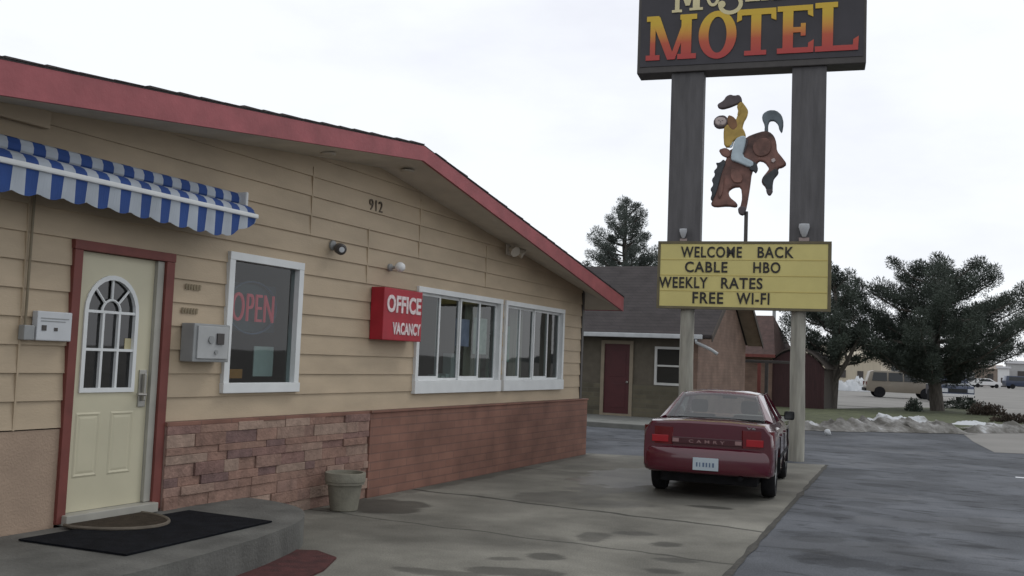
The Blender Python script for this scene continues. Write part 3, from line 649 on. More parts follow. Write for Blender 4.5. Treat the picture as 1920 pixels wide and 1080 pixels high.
b = MB(); b.box(-.13, -.12, 12.55, 12.98, 1.70, 2.22); tag(b.build('poster', pm('greenish_white_poster', (.50, .54, .46), .8, .3, 7), None), 'greenish white poster behind the last pane of the window by the office sign', 'poster')
b = MB(); b.box(-.13, -.12, 13.45, 13.78, 1.60, 2.15); tag(b.build('poster', pm('faded_green_poster', (.22, .36, .27), .8, .35, 5), None), 'faded green poster behind the first pane of the far right window', 'poster')
CT = []
for (y0, y1, z0, z1, lab) in ((12.5, 13.05, 1.25, 2.5, 'pale hanging curtain in the window beside the red office sign'), (14.0, 14.5, 1.25, 2.5, 'tan hanging curtain in the far right office window')):
    b = MB(); k = 16
    pts = [(-.24+.03*math.sin(i*1.9), y0+(y1-y0)*i/k) for i in range(k+1)]
    for p, q in zip(pts, pts[1:]): b.prism([(p[0], p[1], z0), (q[0], q[1], z0), (q[0], q[1], z1), (p[0], p[1], z1)], (-.006, 0, 0))
    tag(b.build('curtain', M['curtain'], None), lab, 'curtain', 'curtains in the office windows')
b = MB(); b.box(-.6, -.25, 11.9, 12.95, 1.15, 1.22, .01)
for i in range(7): b.box(-.5, -.36, 11.95+i*.14, 12.06+i*.14, 1.222, 1.222+rs.uniform(.12, .5), .01)
tag(b.build('display_shelf', M['paper'], None), 'cluttered pale display shelf behind the window by the red office sign', 'shelf')
b = MB(); b.box(-.55, -.3, 13.35, 13.8, 1.15, 2.0, .02); tag(b.build('drink_cooler', M['greenstuff'], None), 'green cooler cabinet behind the far right office window', 'cooler')

OB = fit('office_sign', 'small red box sign reading office on the siding', 'sign', (0, 10.1, 1.8))
b = MB(); b.box(0.02, 0.20, 9.655, 10.53, 1.815, 2.425, .008); b.build('cabinet', M['officered'], OB)
for (tx, u0, u1, z0, z1) in (('OFFICE', 9.72, 10.49, 2.14, 2.345), ('VACANCY', 9.86, 10.50, 1.885, 2.03)):
    b = MB(); text_fit(b, tx, u0, u1, z0, z1, (.2, 0, 0), (0, 1, 0), (1, 0, 0), .008, .032); b.build('lettering', M['officewhite'], OB)
LP = fit('wall_lamp', 'white round lamp on the siding above the red office sign', 'lamp', (0, 10.1, 2.68))
b = MB(); b.lathe([(.045, 0), (.045, .03), (.02, .05), (.018, .10), (0.0, .10)], (.015, 10.02, 2.685), (1, 0, 0), 14); b.build('base', M['grey'], LP, smooth=True, angle=40)
b = MB(); b.lathe([(0, -.06), (.038, -.05), (.06, -.015), (.06, .022), (.038, .055), (0, .065)], (.165, 10.02, 2.69), (1, 0, 0), 16); b.build('globe', M['lampglass'], LP, smooth=True)
CM = fit('security_camera', 'small dark security camera on the siding above the window', 'security camera', (0, 8.85, 2.78))
b = MB(); b.lathe([(.055, 0), (.055, .02), (.03, .04), (0, .04)], (.015, 8.85, 2.81), (1, 0, 0), 14); b.tube([(.04, 8.85, 2.81), (.09, 8.85, 2.79)], .018, 8); b.build('bracket', M['grey'], CM)
b = MB(); b.lathe([(0, -.07), (.05, -.065), (.062, -.02), (.062, .06), (.045, .075), (0, .075)], (.13, 8.83, 2.77), (.75, -.6, -.2), 16); b.build('housing', M['darkmetal'], CM, smooth=True, angle=40)
b = MB(); b.lathe([(0, .0), (.03, .0), (.03, .012), (0, .014)], Vector((.13, 8.83, 2.77))+Vector((.75, -.6, -.2)).normalized()*.076, (.75, -.6, -.2), 14); b.build('lens', M['offwhite'], CM)
FL = fit('eave_floodlight', 'beige floodlight high on the wall under the sloping soffit', 'floodlight', (0, 13.3, 3.28))
b = MB(); b.box(.015, .05, 13.22, 13.38, 3.2, 3.36, .008); b.build('base', M['soffit'], FL)
for dy in (-.12, .12):
    b = MB(); b.lathe([(.03, -.08), (.055, -.03), (.08, .07), (.06, .075), (0, .06)], (.16, 13.3+dy, 3.26), (.7, dy*3, -.4), 14); b.build('lamp_head', M['soffit'], FL, smooth=True, angle=40)
HN = fit('house_number', 'dark house number high on the siding under the roof peak', 'house number', (0, 9.66, 3.3))
b = MB(); text_fit(b, '912', 9.53, 9.81, 3.31, 3.44, (.012, 0, 0), (0, 1, 0), (1, 0, 0), .012, .0); b.build('numeral', pm('worn_brown_number', (.09, .07, .05), .8, .3, 12), HN)
MBX = fit('intercom_box', 'grey metal intercom box between the door and the window', 'intercom', (0, 6.9, 1.5))
b = MB(); b.box(.02, .17, 6.66, 7.12, 1.52, 1.86, .01); b.build('housing', M['grey'], MBX)
b = MB(); b.box(.17, .185, 6.70, 7.09, 1.55, 1.84, .005); b.build('face_plate', pm('pale_grey_plate', (.40, .41, .41), .5, .1, 6), MBX)
b = MB(); b.box(.186, .20, 6.93, 7.02, 1.68, 1.78, .004); b.build('screen', M['darkmetal'], MBX)
for q, r_ in (((.186, 6.86, 1.72), .035), ((.186, 6.93, 1.61), .02)):
    b = MB(); b.lathe([(r_, 0), (r_, .012), (0, .012)], q, (1, 0, 0), 14); b.build('button', M['grey'], MBX)
NB = fit('notice_box', 'white notice box on the siding left of the door', 'notice box', (0, 5.3, 1.65))
b = MB(); b.box(.02, .08, 5.13, 5.44, 1.655, 1.875, .008); b.build('housing', M['offwhite'], NB)
for q in ((5.17, 5.21, 1.73, 1.77), (5.28, 5.31, 1.73, 1.755)):
    b = MB(); b.box(.081, .085, *q); b.build('window_slot', M['darkmetal'], NB)
for q in ((5.16, 5.41, 1.82, 1.826), (5.16, 5.38, 1.80, 1.805)):
    b = MB(); b.box(.081, .084, *q); b.build('print_line', M['grey'], NB)
JB = fit('conduit_run', 'tan conduit with small grey junction box beside the notice box', 'conduit', (0, 5.06, 1.65))
b = MB(); b.tube([(.045, 5.055, 1.76), (.045, 5.055, 2.80), (.05, 5.06, 2.86)], .011, 8); b.build('pipe', pm('brown_conduit', (.2, .165, .11), .7, .15, 6), JB)
b = MB(); b.box(.02, .085, 5.02, 5.11, 1.655, 1.765, .008); b.build('junction_box', M['grey'], JB)
for (y0, y1, z0, lab) in ((6.68, 6.88, 2.16, 'upper row of faded small letters on the siding above the intercom'), (6.65, 6.86, 1.945, 'lower row of faded small letters on the siding above the intercom')):
    b = MB(); k = 6
    for i in range(k):
        a = y0+(y1-y0)*i/k; b.box(.02, .026, a, a+.02, z0, z0+.05); b.box(.02, .0265, a+.005, a+.026, z0+.018*(i % 3), z0+.018*(i % 3)+.008)
    tag(b.build('small_lettering', pm('faded_brown_mark', (.27, .22, .145), .8, .25, 10), None), lab, 'lettering', 'faded lettering by the door')

# awning
AW = thing('awning', 'blue and white striped retractable awning over the door', 'awning', (0, 5.6, 2.9))
def stripe(name, blue, white, period, phase):
    mt = bpy.data.materials.new(name); mt.use_nodes = True; t = mt.node_tree; bs = t.nodes['Principled BSDF']; bs.inputs['Roughness'].default_value = .8
    l = t.links.new; tc = nd(t, 'ShaderNodeTexCoord'); sp = nd(t, 'ShaderNodeSeparateXYZ'); l(tc.outputs['Object'], sp.inputs[0])
    a = nd(t, 'ShaderNodeMath', operation='MULTIPLY_ADD'); a.inputs[1].default_value = 1/period; a.inputs[2].default_value = phase; l(sp.outputs[1], a.inputs[0])
    f = nd(t, 'ShaderNodeMath', operation='FRACT'); l(a.outputs[0], f.inputs[0])
    c = nd(t, 'ShaderNodeMath', operation='GREATER_THAN'); c.inputs[1].default_value = .5; l(f.outputs[0], c.inputs[0])
    mx = nd(t, 'ShaderNodeMixRGB'); mx.inputs[1].default_value = (*blue, 1); mx.inputs[2].default_value = (*white, 1); l(c.outputs[0], mx.inputs[0])
    n = nd(t, 'ShaderNodeTexNoise'); n.inputs['Scale'].default_value = 4; l(tc.outputs['Object'], n.inputs['Vector'])
    mr = nd(t, 'ShaderNodeMapRange'); mr.inputs[1].default_value = .3; mr.inputs[2].default_value = .7; mr.inputs[3].default_value = .85; mr.inputs[4].default_value = 1.12; l(n.outputs['Fac'], mr.inputs[0])
    sc = nd(t, 'ShaderNodeVectorMath', operation='SCALE'); l(mx.outputs[0], sc.inputs[0]); l(mr.outputs[0], sc.inputs['Scale']); l(sc.outputs[0], bs.inputs['Base Color'])
    return mt
ST = stripe('striped_canvas', (0.020, 0.062, 0.23), (0.40, 0.44, 0.49), 0.212, 0.15)
AY0, AY1 = 4.45, 7.20
b = MB()
for (ya_, yb_) in ((AY0, AY1),):
    prof = [(.05, 3.00), (.045, 3.04), (.06, 3.085), (.10, 3.105), (.135, 3.09), (.155, 3.05), (.155, 3.01), (.135, 2.985)]
    k = 40
    for p, q in zip(prof, prof[1:]):
        for i in range(k):
            u0, u1 = AY0+(AY1-AY0)*i/k, AY0+(AY1-AY0)*(i+1)/k
            b.poly([(p[0], u0, p[1]), (p[0], u1, p[1]), (q[0], u1, q[1]), (q[0], u0, q[1])])
b.build('rolled_canvas', ST, AW, smooth=True)
b = MB()
prof = [(.165, 2.992), (.20, 2.985), (.26, 2.972), (.315, 2.95), (.345, 2.92), (.355, 2.893)]
for p, q in zip(prof, prof[1:]): b.poly([(p[0], AY0+.02, p[1]), (p[0], AY1-.06, p[1]), (q[0], AY1-.04, q[1]), (q[0], AY0+.02, q[1])])
b.build('canopy', ST, AW, smooth=True)
b = MB(); b.box(.338, .38, AY0, AY1-.02, 2.85, 2.892, .012); b.build('front_bar', M['white'], AW)
b = MB(); k = 120
def val(y):
    s = (y-AY0)/.212; dip = .012+.03*abs(math.sin(math.pi*(s+.15)))
    sl_ = 0.0 if y < AY1-.42 else (y-(AY1-.42))/.42
    return 2.845-(.155+dip+.02*math.sin(y*2.1))*(1-.85*sl_)
for i in range(k):
    u0, u1 = AY0+(AY1-.03-AY0)*i/k, AY0+(AY1-.03-AY0)*(i+1)/k
    w0, w1 = .008*math.sin(u0*29.6), .008*math.sin(u1*29.6)
    b.prism([(.36, u0, 2.85), (.36, u1, 2.85), (.352+w1, u1, val(u1)), (.352+w0, u0, val(u0))], (-.004, 0, 0))
b.build('valance', ST, AW)
for yy_ in (AY0, AY1):
    b = MB(); b.box(.02, .22, yy_-.02, yy_+.012, 2.96, 3.11, .015); b.build('end_bracket', M['white'], AW)
for yy_ in (5.0, 6.85):
    b = MB(); b.tube([(.06, yy_, 2.93), (.2, yy_-.2, 2.88), (.34, yy_, 2.87)], .018, 8); b.build('folding_arm', M['white'], AW)

# step, mats, pot
b = MB()
top = []
outl = [(0.09, 2.0), (1.93, 2.0)]
for t_ in range(0, 13):
    pass
curve = [(1.66, 4.0), (1.62, 5.0), (1.52, 5.9), (1.40, 6.45), (1.27, 6.85), (1.05, 7.2), (0.80, 7.42), (0.5, 7.54), (0.25, 7.58), (0.09, 7.58)]
fine = []
for i in range(len(curve)-1):
    p0 = curve[max(i-1, 0)]; p1 = curve[i]; p2 = curve[i+1]; p3 = curve[min(i+2, len(curve)-1)]
    for k in range(5):
        t_ = k/5; f = lambda a, b_, c, d: .5*((2*b_)+(-a+c)*t_+(2*a-5*b_+4*c-d)*t_*t_+(-a+3*b_-3*c+d)*t_**3)
        fine.append((f(p0[0], p1[0], p2[0], p3[0]), f(p0[1], p1[1], p2[1], p3[1])))
outl = [(0.018, 1.5), (1.70, 1.5)]+fine+[(0.07, 7.58), (0.07, 6.515), (0.018, 6.515)]
b.prism([(x, y, -.02) for x, y in outl], (0, 0, .26))
bmesh.ops.bevel(b.b, geom=[e for e in b.b.edges if all(v.co.z > .2 for v in e.verts)], offset=.02, segments=3, profile=.5, affect='EDGES')
STEP = tag(b.build('concrete_step', M['concrete2'], None, smooth=True, angle=38), 'low rounded concrete step in front of the cream door', 'step')
b = MB(); b.prism([(.27, 4.95, .244), (.27, 6.62, .244), (1.16, 6.62, .244), (1.24, 5.0, .244)], (0, 0, .012))
tag(b.build('rubber_mat', pm('matt_black_mat', (0.009, 0.010, 0.013), 0.95, 0.3, 9, 0.3, 90, spec=0.1), None), 'black rectangular rubber mat lying on the concrete step', 'doormat')
hc = [(0.115, 5.47)]+[(0.115+.56*math.sin(math.pi*i/20), 5.845-.40*math.cos(math.pi*i/20)) for i in range(1, 20)]+[(0.115, 6.24)]
HM = thing('half_round_mat', 'brown half-round doormat with a pale rim at the door', 'doormat', (.3, 5.85, .25))
b = MB(); b.prism([(x, y, .258) for x, y in hc], (0, 0, .012)); b.build('pile', M['coir'], HM)
b = MB(); b.tube([(x, y, .266) for x, y in hc], .014, 6); b.build('rim', pm('mat_rim', (.13, .11, .085), .8, .2, 10), HM)
b = MB(); rm = [(1.60, 5.2), (1.42, 6.0), (1.335, 6.5), (1.30, 6.78), (1.45, 6.86), (1.74, 6.72), (1.92, 6.30), (2.05, 5.6), (2.1, 5.2)]
b.prism([(x, y, .002) for x, y in rm], (0, 0, .014)); tag(b.build('red_mat', M['redmat'], None), 'faded dark red mat on the ground against the concrete step', 'mat')
PT = thing('plant_pot', 'empty round tan stone planter pot against the stone wall', 'planter', (.37, 8.80, 0))
b = MB(); b.lathe([(.135, 0), (.145, .01), (.18, .27), (.205, .275), (.205, .30), (.212, .305), (.215, .385), (.21, .395), (.185, .395), (.18, .36)], (.37, 8.80, .001), n=32)
b.build('pot', M['pot'], PT, smooth=True, angle=35)
b = MB(); b.lathe([(.182, 0), (.1, .015), (0, .02)], (.37, 8.80, .345), n=24); b.build('soil', M['soil'], PT, smooth=True)

# ------------------------------------------------------------------ pole sign
SG = thing('motel_sign', 'tall two-post roadside motel sign with yellow reader board', 'sign', (3.46, 18.66, 0), math.atan2(.13686, .99059))
SF = FRAME[SG.name]
def sb(name, mat, mb, parent=SG, **kw): return mb.build(name, mat, parent, local=True, **kw)
for xc in (-.025, -2.05):
    b = MB(); b.tube([(xc, 0, -.1), (xc+.01, 0, .8), (xc-.005, 0, 1.7), (xc, 0, 2.8)], [.142, .137, .133, .130], 18); sb('pole', M['wood'], b, smooth=True, angle=50)
b = MB(); b.box(-2.455, -1.835, -.17, .17, 3.985, 7.29, .012); sb('post_cladding', M['clad'], b)
b = MB(); b.box(-.215, .40, -.17, .17, 3.985, 7.29, .012); sb('post_cladding', M['clad'], b)
b = MB(); b.box(-3.12, 1.08, -.24, .24, 7.26, 10.1, .015)
CAB = sb('sign_cabinet', M['darkmetal'], b)
b = MB(); b.box(-3.06, 1.03, -.256, -.2405, 7.385, 10.04); sb('sign_face', M['signblack'], b, CAB)
# slab-serif lettering drawn as strokes of slightly different relief
class Lettering:
    def __init__(s, y): s.b = MB(); s.y = y; s.k = 0
    def quad(s, pts):
        s.k += 1; d = .020+.0005*(s.k % 9); s.b.prism([(p[0], s.y, p[1]) for p in pts], (0, -d, 0))
    def bar(s, x0, x1, z0, z1): s.quad([(x0, z0), (x1, z0), (x1, z1), (x0, z1)])
    def arcband(s, cx, cz, ro, rz, w, wz, a0, a1, n=20):
        s.k += 1; d = .020+.0005*(s.k % 9)
        o_ = [(cx+ro*math.cos(R(a0+(a1-a0)*i/n)), cz+rz*math.sin(R(a0+(a1-a0)*i/n))) for i in range(n+1)]
        i_ = [(cx+(ro-w)*math.cos(R(a0+(a1-a0)*i/n)), cz+(rz-wz)*math.sin(R(a0+(a1-a0)*i/n))) for i in range(n+1)]
        for k in range(n): s.b.prism([(p[0], s.y, p[1]) for p in (o_[k], o_[k+1], i_[k+1], i_[k])], (0, -d, 0))
def sx(zx): return -2.95+(1180+zx/4-1215)*.009925       # photo zoom (4 px per photo pixel) to sign metres
def szz(zx, zy):                                        # along the slanted letter base line
    return 7.25+(148-(zx/4-20)*.0664-zy/4)*.00985+0.0
lt = Lettering(-.256)
zb0, zt0 = 7.50, 8.37
def L_(zx): return sx(zx)
# M
x = [L_(v) for v in (140, 245, 150, 200, 385, 525, 410, 490, 330)]
lt.bar(L_(140), L_(248), zb0, zb0+.10); lt.bar(L_(385), L_(528), zb0, zb0+.10)
lt.bar(L_(172), L_(212), zb0+.10, zt0-.1); lt.bar(L_(412), L_(490), zb0+.10, zt0-.1)
lt.bar(L_(142), L_(238), zt0-.1, zt0); lt.bar(L_(402), L_(530), zt0-.1, zt0)
lt.quad([(L_(172), zt0-.02), (L_(245), zt0-.02), (L_(366), zb0+.0), (L_(308), zb0+.0)]); lt.quad([(L_(440), zt0-.02), (L_(486), zt0-.02), (L_(366), zb0), (L_(325), zb0)])
# O
ocx, ocz = L_(688), (zb0+zt0)/2+.0
lt.arcband(ocx, ocz, (L_(830)-L_(545))/2, .465, .185, .115, 0, 360, 40)
# T
zt1 = zt0+.02
lt.bar(L_(938), L_(1012), zb0, zt1); lt.bar(L_(890), L_(1052), zb0, zb0+.09); lt.bar(L_(835), L_(1120), zt1-.115, zt1)
lt.quad([(L_(835), zt1), (L_(868), zt1), (L_(868), zt1-.2), (L_(832), zt1-.24)]); lt.quad([(L_(1085), zt1), (L_(1120), zt1), (L_(1122), zt1-.24), (L_(1085), zt1-.2)])
# E
lt.bar(L_(1170), L_(1245), zb0, zt1+.01); lt.bar(L_(1130), L_(1382), zt1-.09, zt1+.01); lt.bar(L_(1130), L_(1390), zb0, zb0+.1)
lt.bar(L_(1240), L_(1335), 7.89, 7.99); lt.bar(L_(1300), L_(1335), 7.82, 8.06)
lt.quad([(L_(1345), zt1+.01), (L_(1385), zt1+.01), (L_(1388), zt1-.22), (L_(1350), zt1-.17)]); lt.quad([(L_(1352), zb0), (L_(1392), zb0), (L_(1394), zb0+.24), (L_(1354), zb0+.18)])
# L
lt.bar(L_(1452), L_(1530), zb0, zt1+.03); lt.bar(L_(1402), L_(1562), zt1-.07, zt1+.03); lt.bar(L_(1402), L_(1702), zb0, zb0+.1)
lt.quad([(L_(1668), zb0), (L_(1706), zb0), (L_(1710), zb0+.26), (L_(1672), zb0+.2)])
mt = bpy.data.materials.new('yellow_to_red_letters'); mt.use_nodes = True
t = mt.node_tree; bs = t.nodes['Principled BSDF']; bs.inputs['Roughness'].default_value = .6
tc = nd(t, 'ShaderNodeTexCoord'); sp = nd(t, 'ShaderNodeSeparateXYZ'); mr = nd(t, 'ShaderNodeMapRange'); mr.inputs[1].default_value = 7.5; mr.inputs[2].default_value = 8.4; rp = nd(t, 'ShaderNodeValToRGB')
e = rp.color_ramp.elements; e[0].position = .05; e[0].color = (.46, .060, .055, 1); e[1].position = .8; e[1].color = (.66, .44, .045, 1)
k = e.new(.36); k.color = (.52, .10, .05, 1); k = e.new(.58); k.color = (.64, .30, .05, 1)
t.links.new(tc.outputs['Object'], sp.inputs[0]); t.links.new(sp.outputs[2], mr.inputs[0]); t.links.new(mr.outputs[0], rp.inputs[0]); t.links.new(rp.outputs[0], bs.inputs['Base Color'])
sb('lettering', mt, lt.b, CAB)
# upper word, mostly above the frame
lt = Lettering(-.256); zb1 = 8.42; h1 = .66; zt2 = zb1+h1
def serif(xa, xb, z): lt.bar(xa, xb, z, z+.05)
mx0 = L_(345)
lt.bar(L_(358), L_(392), zb1, zt2); lt.bar(L_(495), L_(548), zb1+.02, zt2); lt.quad([(L_(362), zt2), (L_(412), zt2), (L_(470), zb1+.12), (L_(440), zb1+.12)]); lt.quad([(L_(510), zt2), (L_(535), zt2), (L_(470), zb1+.12), (L_(440), zb1+.12)])
serif(L_(335), L_(412), zb1); serif(L_(470), L_(572), zb1+.02); serif(L_(335), L_(412), zt2-.05); serif(L_(490), L_(565), zt2-.05)
zu = zb1+.05
lt.bar(L_(598), L_(640), zu+.2, zt2); lt.bar(L_(672), L_(700), zu+.2, zt2); lt.arcband(L_(649), zu+.22, L_(700)-L_(649), .2, .06, .06, 180, 360, 14); serif(L_(585), L_(650), zt2-.05); serif(L_(660), L_(712), zt2-.05)
# swash S
lt.arcband(L_(780), 8.52, .23, .21, .075, .075, -190, 60, 24); lt.arcband(L_(770), 8.88, .20, .19, .075, .07, 40, 270, 20); lt.arcband(L_(715), 8.52, .07, .07, .07, .07, 0, 360, 12)
zt_ = zb1+.12
lt.bar(L_(925), L_(965), zt_, zt2+.05); serif(L_(890), L_(1000), zt_); lt.bar(L_(870), L_(1020), zt2-.02, zt2+.05)
lt.quad([(L_(1020), zt_), (L_(1045), zt_), (L_(1095), zt2+.05), (L_(1070), zt2+.05)]); lt.quad([(L_(1100), zt_), (L_(1140), zt_), (L_(1100), zt2+.05), (L_(1065), zt2+.05)]); lt.bar(L_(1045), L_(1115), zt_+.2, zt_+.25); serif(L_(1008), L_(1062), zt_); serif(L_(1085), L_(1160), zt_)
lt.bar(L_(1178), L_(1200), zt_+.01, zt2+.06); lt.bar(L_(1262), L_(1285), zt_+.01, zt2+.06); lt.quad([(L_(1178), zt2+.06), (L_(1212), zt2+.06), (L_(1285), zt_+.01), (L_(1250), zt_+.01)]); serif(L_(1166), L_(1215), zt_+.01)
lt.arcband(L_(1365), zt_+.33, .2, .31, .08, .07, 30, 340, 24); lt.bar(L_(1370), L_(1425), zt_+.26, zt_+.32)
sb('lettering', M['creamletter'], lt.b, CAB)
# reader board
b = MB(); b.box(-2.60, .52, -.19, .15, 2.73, 3.985, .02); RB = sb('reader_board', M['darkmetal'], b)
b = MB(); b.box(-2.565, .475, -.203, -.191, 2.765, 3.945); FACE = sb('reader_face', M['yellow'], b, RB)
b = MB()
for z in (3.055, 3.35, 3.645): b.box(-2.56, .47, -.209, -.2035, z-.006, z+.006)
for xx_ in (-2.57,): pass
sb('letter_track', pm('yellow_track', (.5, .40, .12), .6, .1, 3), b, RB)
def rbx(zx): return -2.59+(1220+zx/5.333-1240)*.009778
for words, z0, z1 in (((('WELCOME', 330, 945), ('BACK', 1100, 1450)), 3.685, 3.895), ((('CABLE', 375, 805), ('HBO', 1060, 1325)), 3.405, 3.61), ((('WEEKLY', 112, 610), ('RATES', 745, 1155)), 3.105, 3.315), ((('FREE', 460, 770), ('WI-FI', 900, 1225)), 2.82, 3.035)):
    for w, a, c in words:
        b = MB(); text_fit(b, w, rbx(a), rbx(c), z0, z1, (0, -.2105, 0), (1, 0, 0), (0, -1, 0), .006, .02, 1.12); sb('lettering', M['letterblack'], b, RB)
b = MB(); b.box(-2.615, .535, -.215, -.192, 2.715, 2.762, .004); b.box(-2.615, .535, -.216, -.192, 3.947, 3.995, .004); b.box(-2.616, -2.567, -.214, -.192, 2.763, 3.946, .004); b.box(.477, .536, -.214, -.192, 2.763, 3.946, .004)
sb('board_frame', pm('olive_brown_frame', (.13, .11, .06), .6, .2, 4), b, RB)
# spot lamps on top of the board
for i, (xc, sc_, lab) in enumerate(((-2.14, .85, 'small pale spot lamp on the reader board at the left post'), (.05, 1.15, 'larger pale spot lamp on the reader board at the right post'))):
    P0 = SF @ Vector((xc, -.19, 3.985))
    o = thing('spot_lamp', lab, 'lamp', P0, math.atan2(.13686, .99059), 'spot lamps on the reader board')
    b = MB(); b.box(-.08*sc_, .08*sc_, -.02, .012, .012, .07*sc_, .008); b.build('base', pm('spot_base', (.34, .27, .25), .6, .1, 5), o, local=True)
    b = MB(); b.lathe([(.03*sc_, .0), (.05*sc_, .04*sc_), (.085*sc_, .15*sc_), (.08*sc_, .20*sc_), (0, .21*sc_)], (0, -.03, .085*sc_), (0, -.25, 1), 16); b.build('lamp_head', M['offwhite'], o, local=True, smooth=True, angle=50)

# bucking horse and rider: thick rounded relief figure on a steel stem
HF = thing('bucking_horse_figure', 'painted cutout of a cowboy waving his hat on a bucking bay horse', 'figure', SF @ Vector((-1.0, 0, 3.985)), math.atan2(.13686, .99059))
def hx(p): return (-2.0+(1300+p[0]/3.6-1300)*.00985-.0, 6.985-(p[1]/3.6)*.00985+.02)
def relief(pts, depth, bev, y, smooth_it=1):
    """closed outline -> plump plate with rounded edges"""
    cu = bpy.data.curves.new('outline', 'CURVE'); cu.dimensions = '2D'; cu.fill_mode = 'BOTH'; cu.extrude = depth; cu.bevel_depth = bev; cu.bevel_resolution = 3; cu.offset = -bev
    P = [hx(p) for p in pts]
    for _ in range(smooth_it):
        Q = []
        for i in range(len(P)):
            a, c = P[i], P[(i+1) % len(P)]; Q += [(a[0]*.78+c[0]*.22, a[1]*.78+c[1]*.22), (a[0]*.22+c[0]*.78, a[1]*.22+c[1]*.78)]
        P = Q
    sp = cu.splines.new('POLY'); sp.points.add(len(P)-1); sp.use_cyclic_u = True
    for q, p in zip(sp.points, P): q.co = (p[0], p[1], 0, 1)
    o = bpy.data.objects.new('outline', cu); COL.objects.link(o)
    me = bpy.data.meshes.new_from_object(o.evaluated_get(bpy.context.evaluated_depsgraph_get()))
    bpy.data.objects.remove(o); bpy.data.curves.remove(cu)
    b = MB(); b.add(me, Matrix(((1, 0, 0, 1.0), (0, 0, 1, y), (0, 1, 0, -3.985), (0, 0, 0, 1)))); bpy.data.meshes.remove(me)
    return b
body = [(215, 470), (250, 455), (330, 400), (360, 365), (410, 345), (470, 328), (510, 335), (540, 365), (556, 410), (560, 470), (600, 520), (628, 562), (600, 585), (570, 590), (575, 625), (545, 660), (530, 690), (538, 750), (522, 778), (502, 770), (490, 720), (462, 690), (465, 655), (500, 610), (512, 590), (480, 545), (440, 535), (420, 575), (395, 620), (388, 700), (375, 800), (362, 880), (345, 915), (318, 905), (308, 885), (325, 850), (335, 790), (325, 715), (275, 718), (240, 745), (250, 785), (305, 830), (300, 858), (240, 848), (150, 855), (122, 838), (135, 800), (150, 720), (175, 620), (205, 545), (225, 515)]
b = relief(body, .035, .035, 0.0); HB = b.build('horse', M['horse'], HF, local=True, smooth=True, angle=50)
mane = [(205, 520), (180, 545), (150, 545), (165, 575), (138, 605), (150, 630), (125, 665), (140, 700), (118, 730), (132, 760), (120, 800), (135, 815), (160, 760), (180, 680), (200, 600), (222, 545)]
relief(mane, .025, .016, -.05, 1).build('mane', M['mane'], HB, local=True, smooth=True, angle=50)
tail = [(474, 335), (476, 290), (455, 240), (462, 205), (500, 182), (550, 185), (588, 220), (602, 275), (592, 350), (572, 320), (565, 285), (540, 258), (508, 258), (498, 290), (500, 335)]
relief(tail, .025, .025, .005).build('tail', M['tailgrey'], HB, local=True, smooth=True, angle=50)
legd = [(470, 655), (505, 625), (560, 590), (578, 622), (545, 665), (538, 700), (538, 750), (522, 778), (504, 768), (492, 715), (470, 690)]
relief(legd, .02, .02, -.055).build('hind_leg', M['mane'], HB, local=True, smooth=True, angle=50)
for hoof in ([(308, 872), (326, 850), (366, 858), (362, 885), (347, 915), (318, 905)], [(492, 738), (536, 735), (540, 755), (523, 779), (502, 771)]):
    relief(hoof, .03, .02, -.062).build('hoof', M['hat'], HB, local=True, smooth=True, angle=50)
for blaze, mname in (([(395, 430), (440, 385), (500, 380), (525, 430), (515, 490), (455, 515), (410, 490)], 'chestnut_patch'), ([(255, 590), (300, 600), (340, 640), (330, 690), (280, 690), (255, 650)], 'chestnut_patch'), ([(170, 740), (195, 640), (215, 640), (205, 760), (180, 810)], 'chestnut_patch')):
    relief(blaze, .035, .012, -.052, 2).build('coat_patch', pm('chestnut_patch', (.172, .085, .066), .6, .5, 5), HB, local=True, smooth=True, angle=50)
relief([(525, 530), (545, 522), (556, 540), (540, 556), (526, 548)], .035, .01, -.056, 1).build('pale_sock', M['skin'], HB, local=True, smooth=True, angle=50)
relief([(352, 395), (372, 380), (352, 470), (325, 520), (400, 560), (392, 575), (310, 540), (318, 500)], .03, .01, -.058, 1).build('saddle_strap', M['hat'], HB, local=True, smooth=True, angle=50)
relief([(168, 455), (215, 440), (250, 462), (252, 505), (225, 512), (190, 495)], .02, .02, -.06).build('saddle', M['horse'], HB, local=True, smooth=True, angle=50)
RD = relief([(205, 290), (255, 268), (285, 285), (325, 300), (350, 345), (352, 380), (275, 385), (262, 440), (208, 440), (200, 350)], .03, .03, -.075).build('rider', M['shirt'], HF, local=True, smooth=True, angle=50)
relief([(268, 300), (288, 235), (300, 200), (285, 150), (318, 118), (352, 165), (365, 190), (358, 230), (335, 270), (325, 330), (280, 335)], .028, .026, -.08).build('raised_arm', M['shirt'], RD, local=True, smooth=True, angle=50)
relief([(262, 225), (232, 215), (222, 250), (232, 300), (268, 330), (300, 300), (290, 255)], .028, .02, -.09).build('neckerchief', pm('painted_brown_scarf', (.22, .11, .05), .6, .3, 6), RD, local=True, smooth=True, angle=50)
relief([(132, 245), (160, 218), (205, 215), (230, 240), (228, 280), (205, 305), (160, 308), (132, 285)], .03, .028, -.085).build('hair', M['hat'], RD, local=True, smooth=True, angle=50)
relief([(142, 245), (165, 230), (205, 234), (222, 258), (212, 288), (170, 294), (144, 278)], .03, .022, -.115).build('face', M['skin'], RD, local=True, smooth=True, angle=50)
for (fx, fy, w, h) in ((170, 255, 7, 4), (194, 257, 7, 4), (181, 266, 4, 9), (180, 281, 16, 3)):
    relief([(fx-w/2, fy-h/2), (fx+w/2, fy-h/2), (fx+w/2, fy+h/2), (fx-w/2, fy+h/2)], .008, .003, -.165, 0).build('facial_feature', M['hat'], RD, local=True)
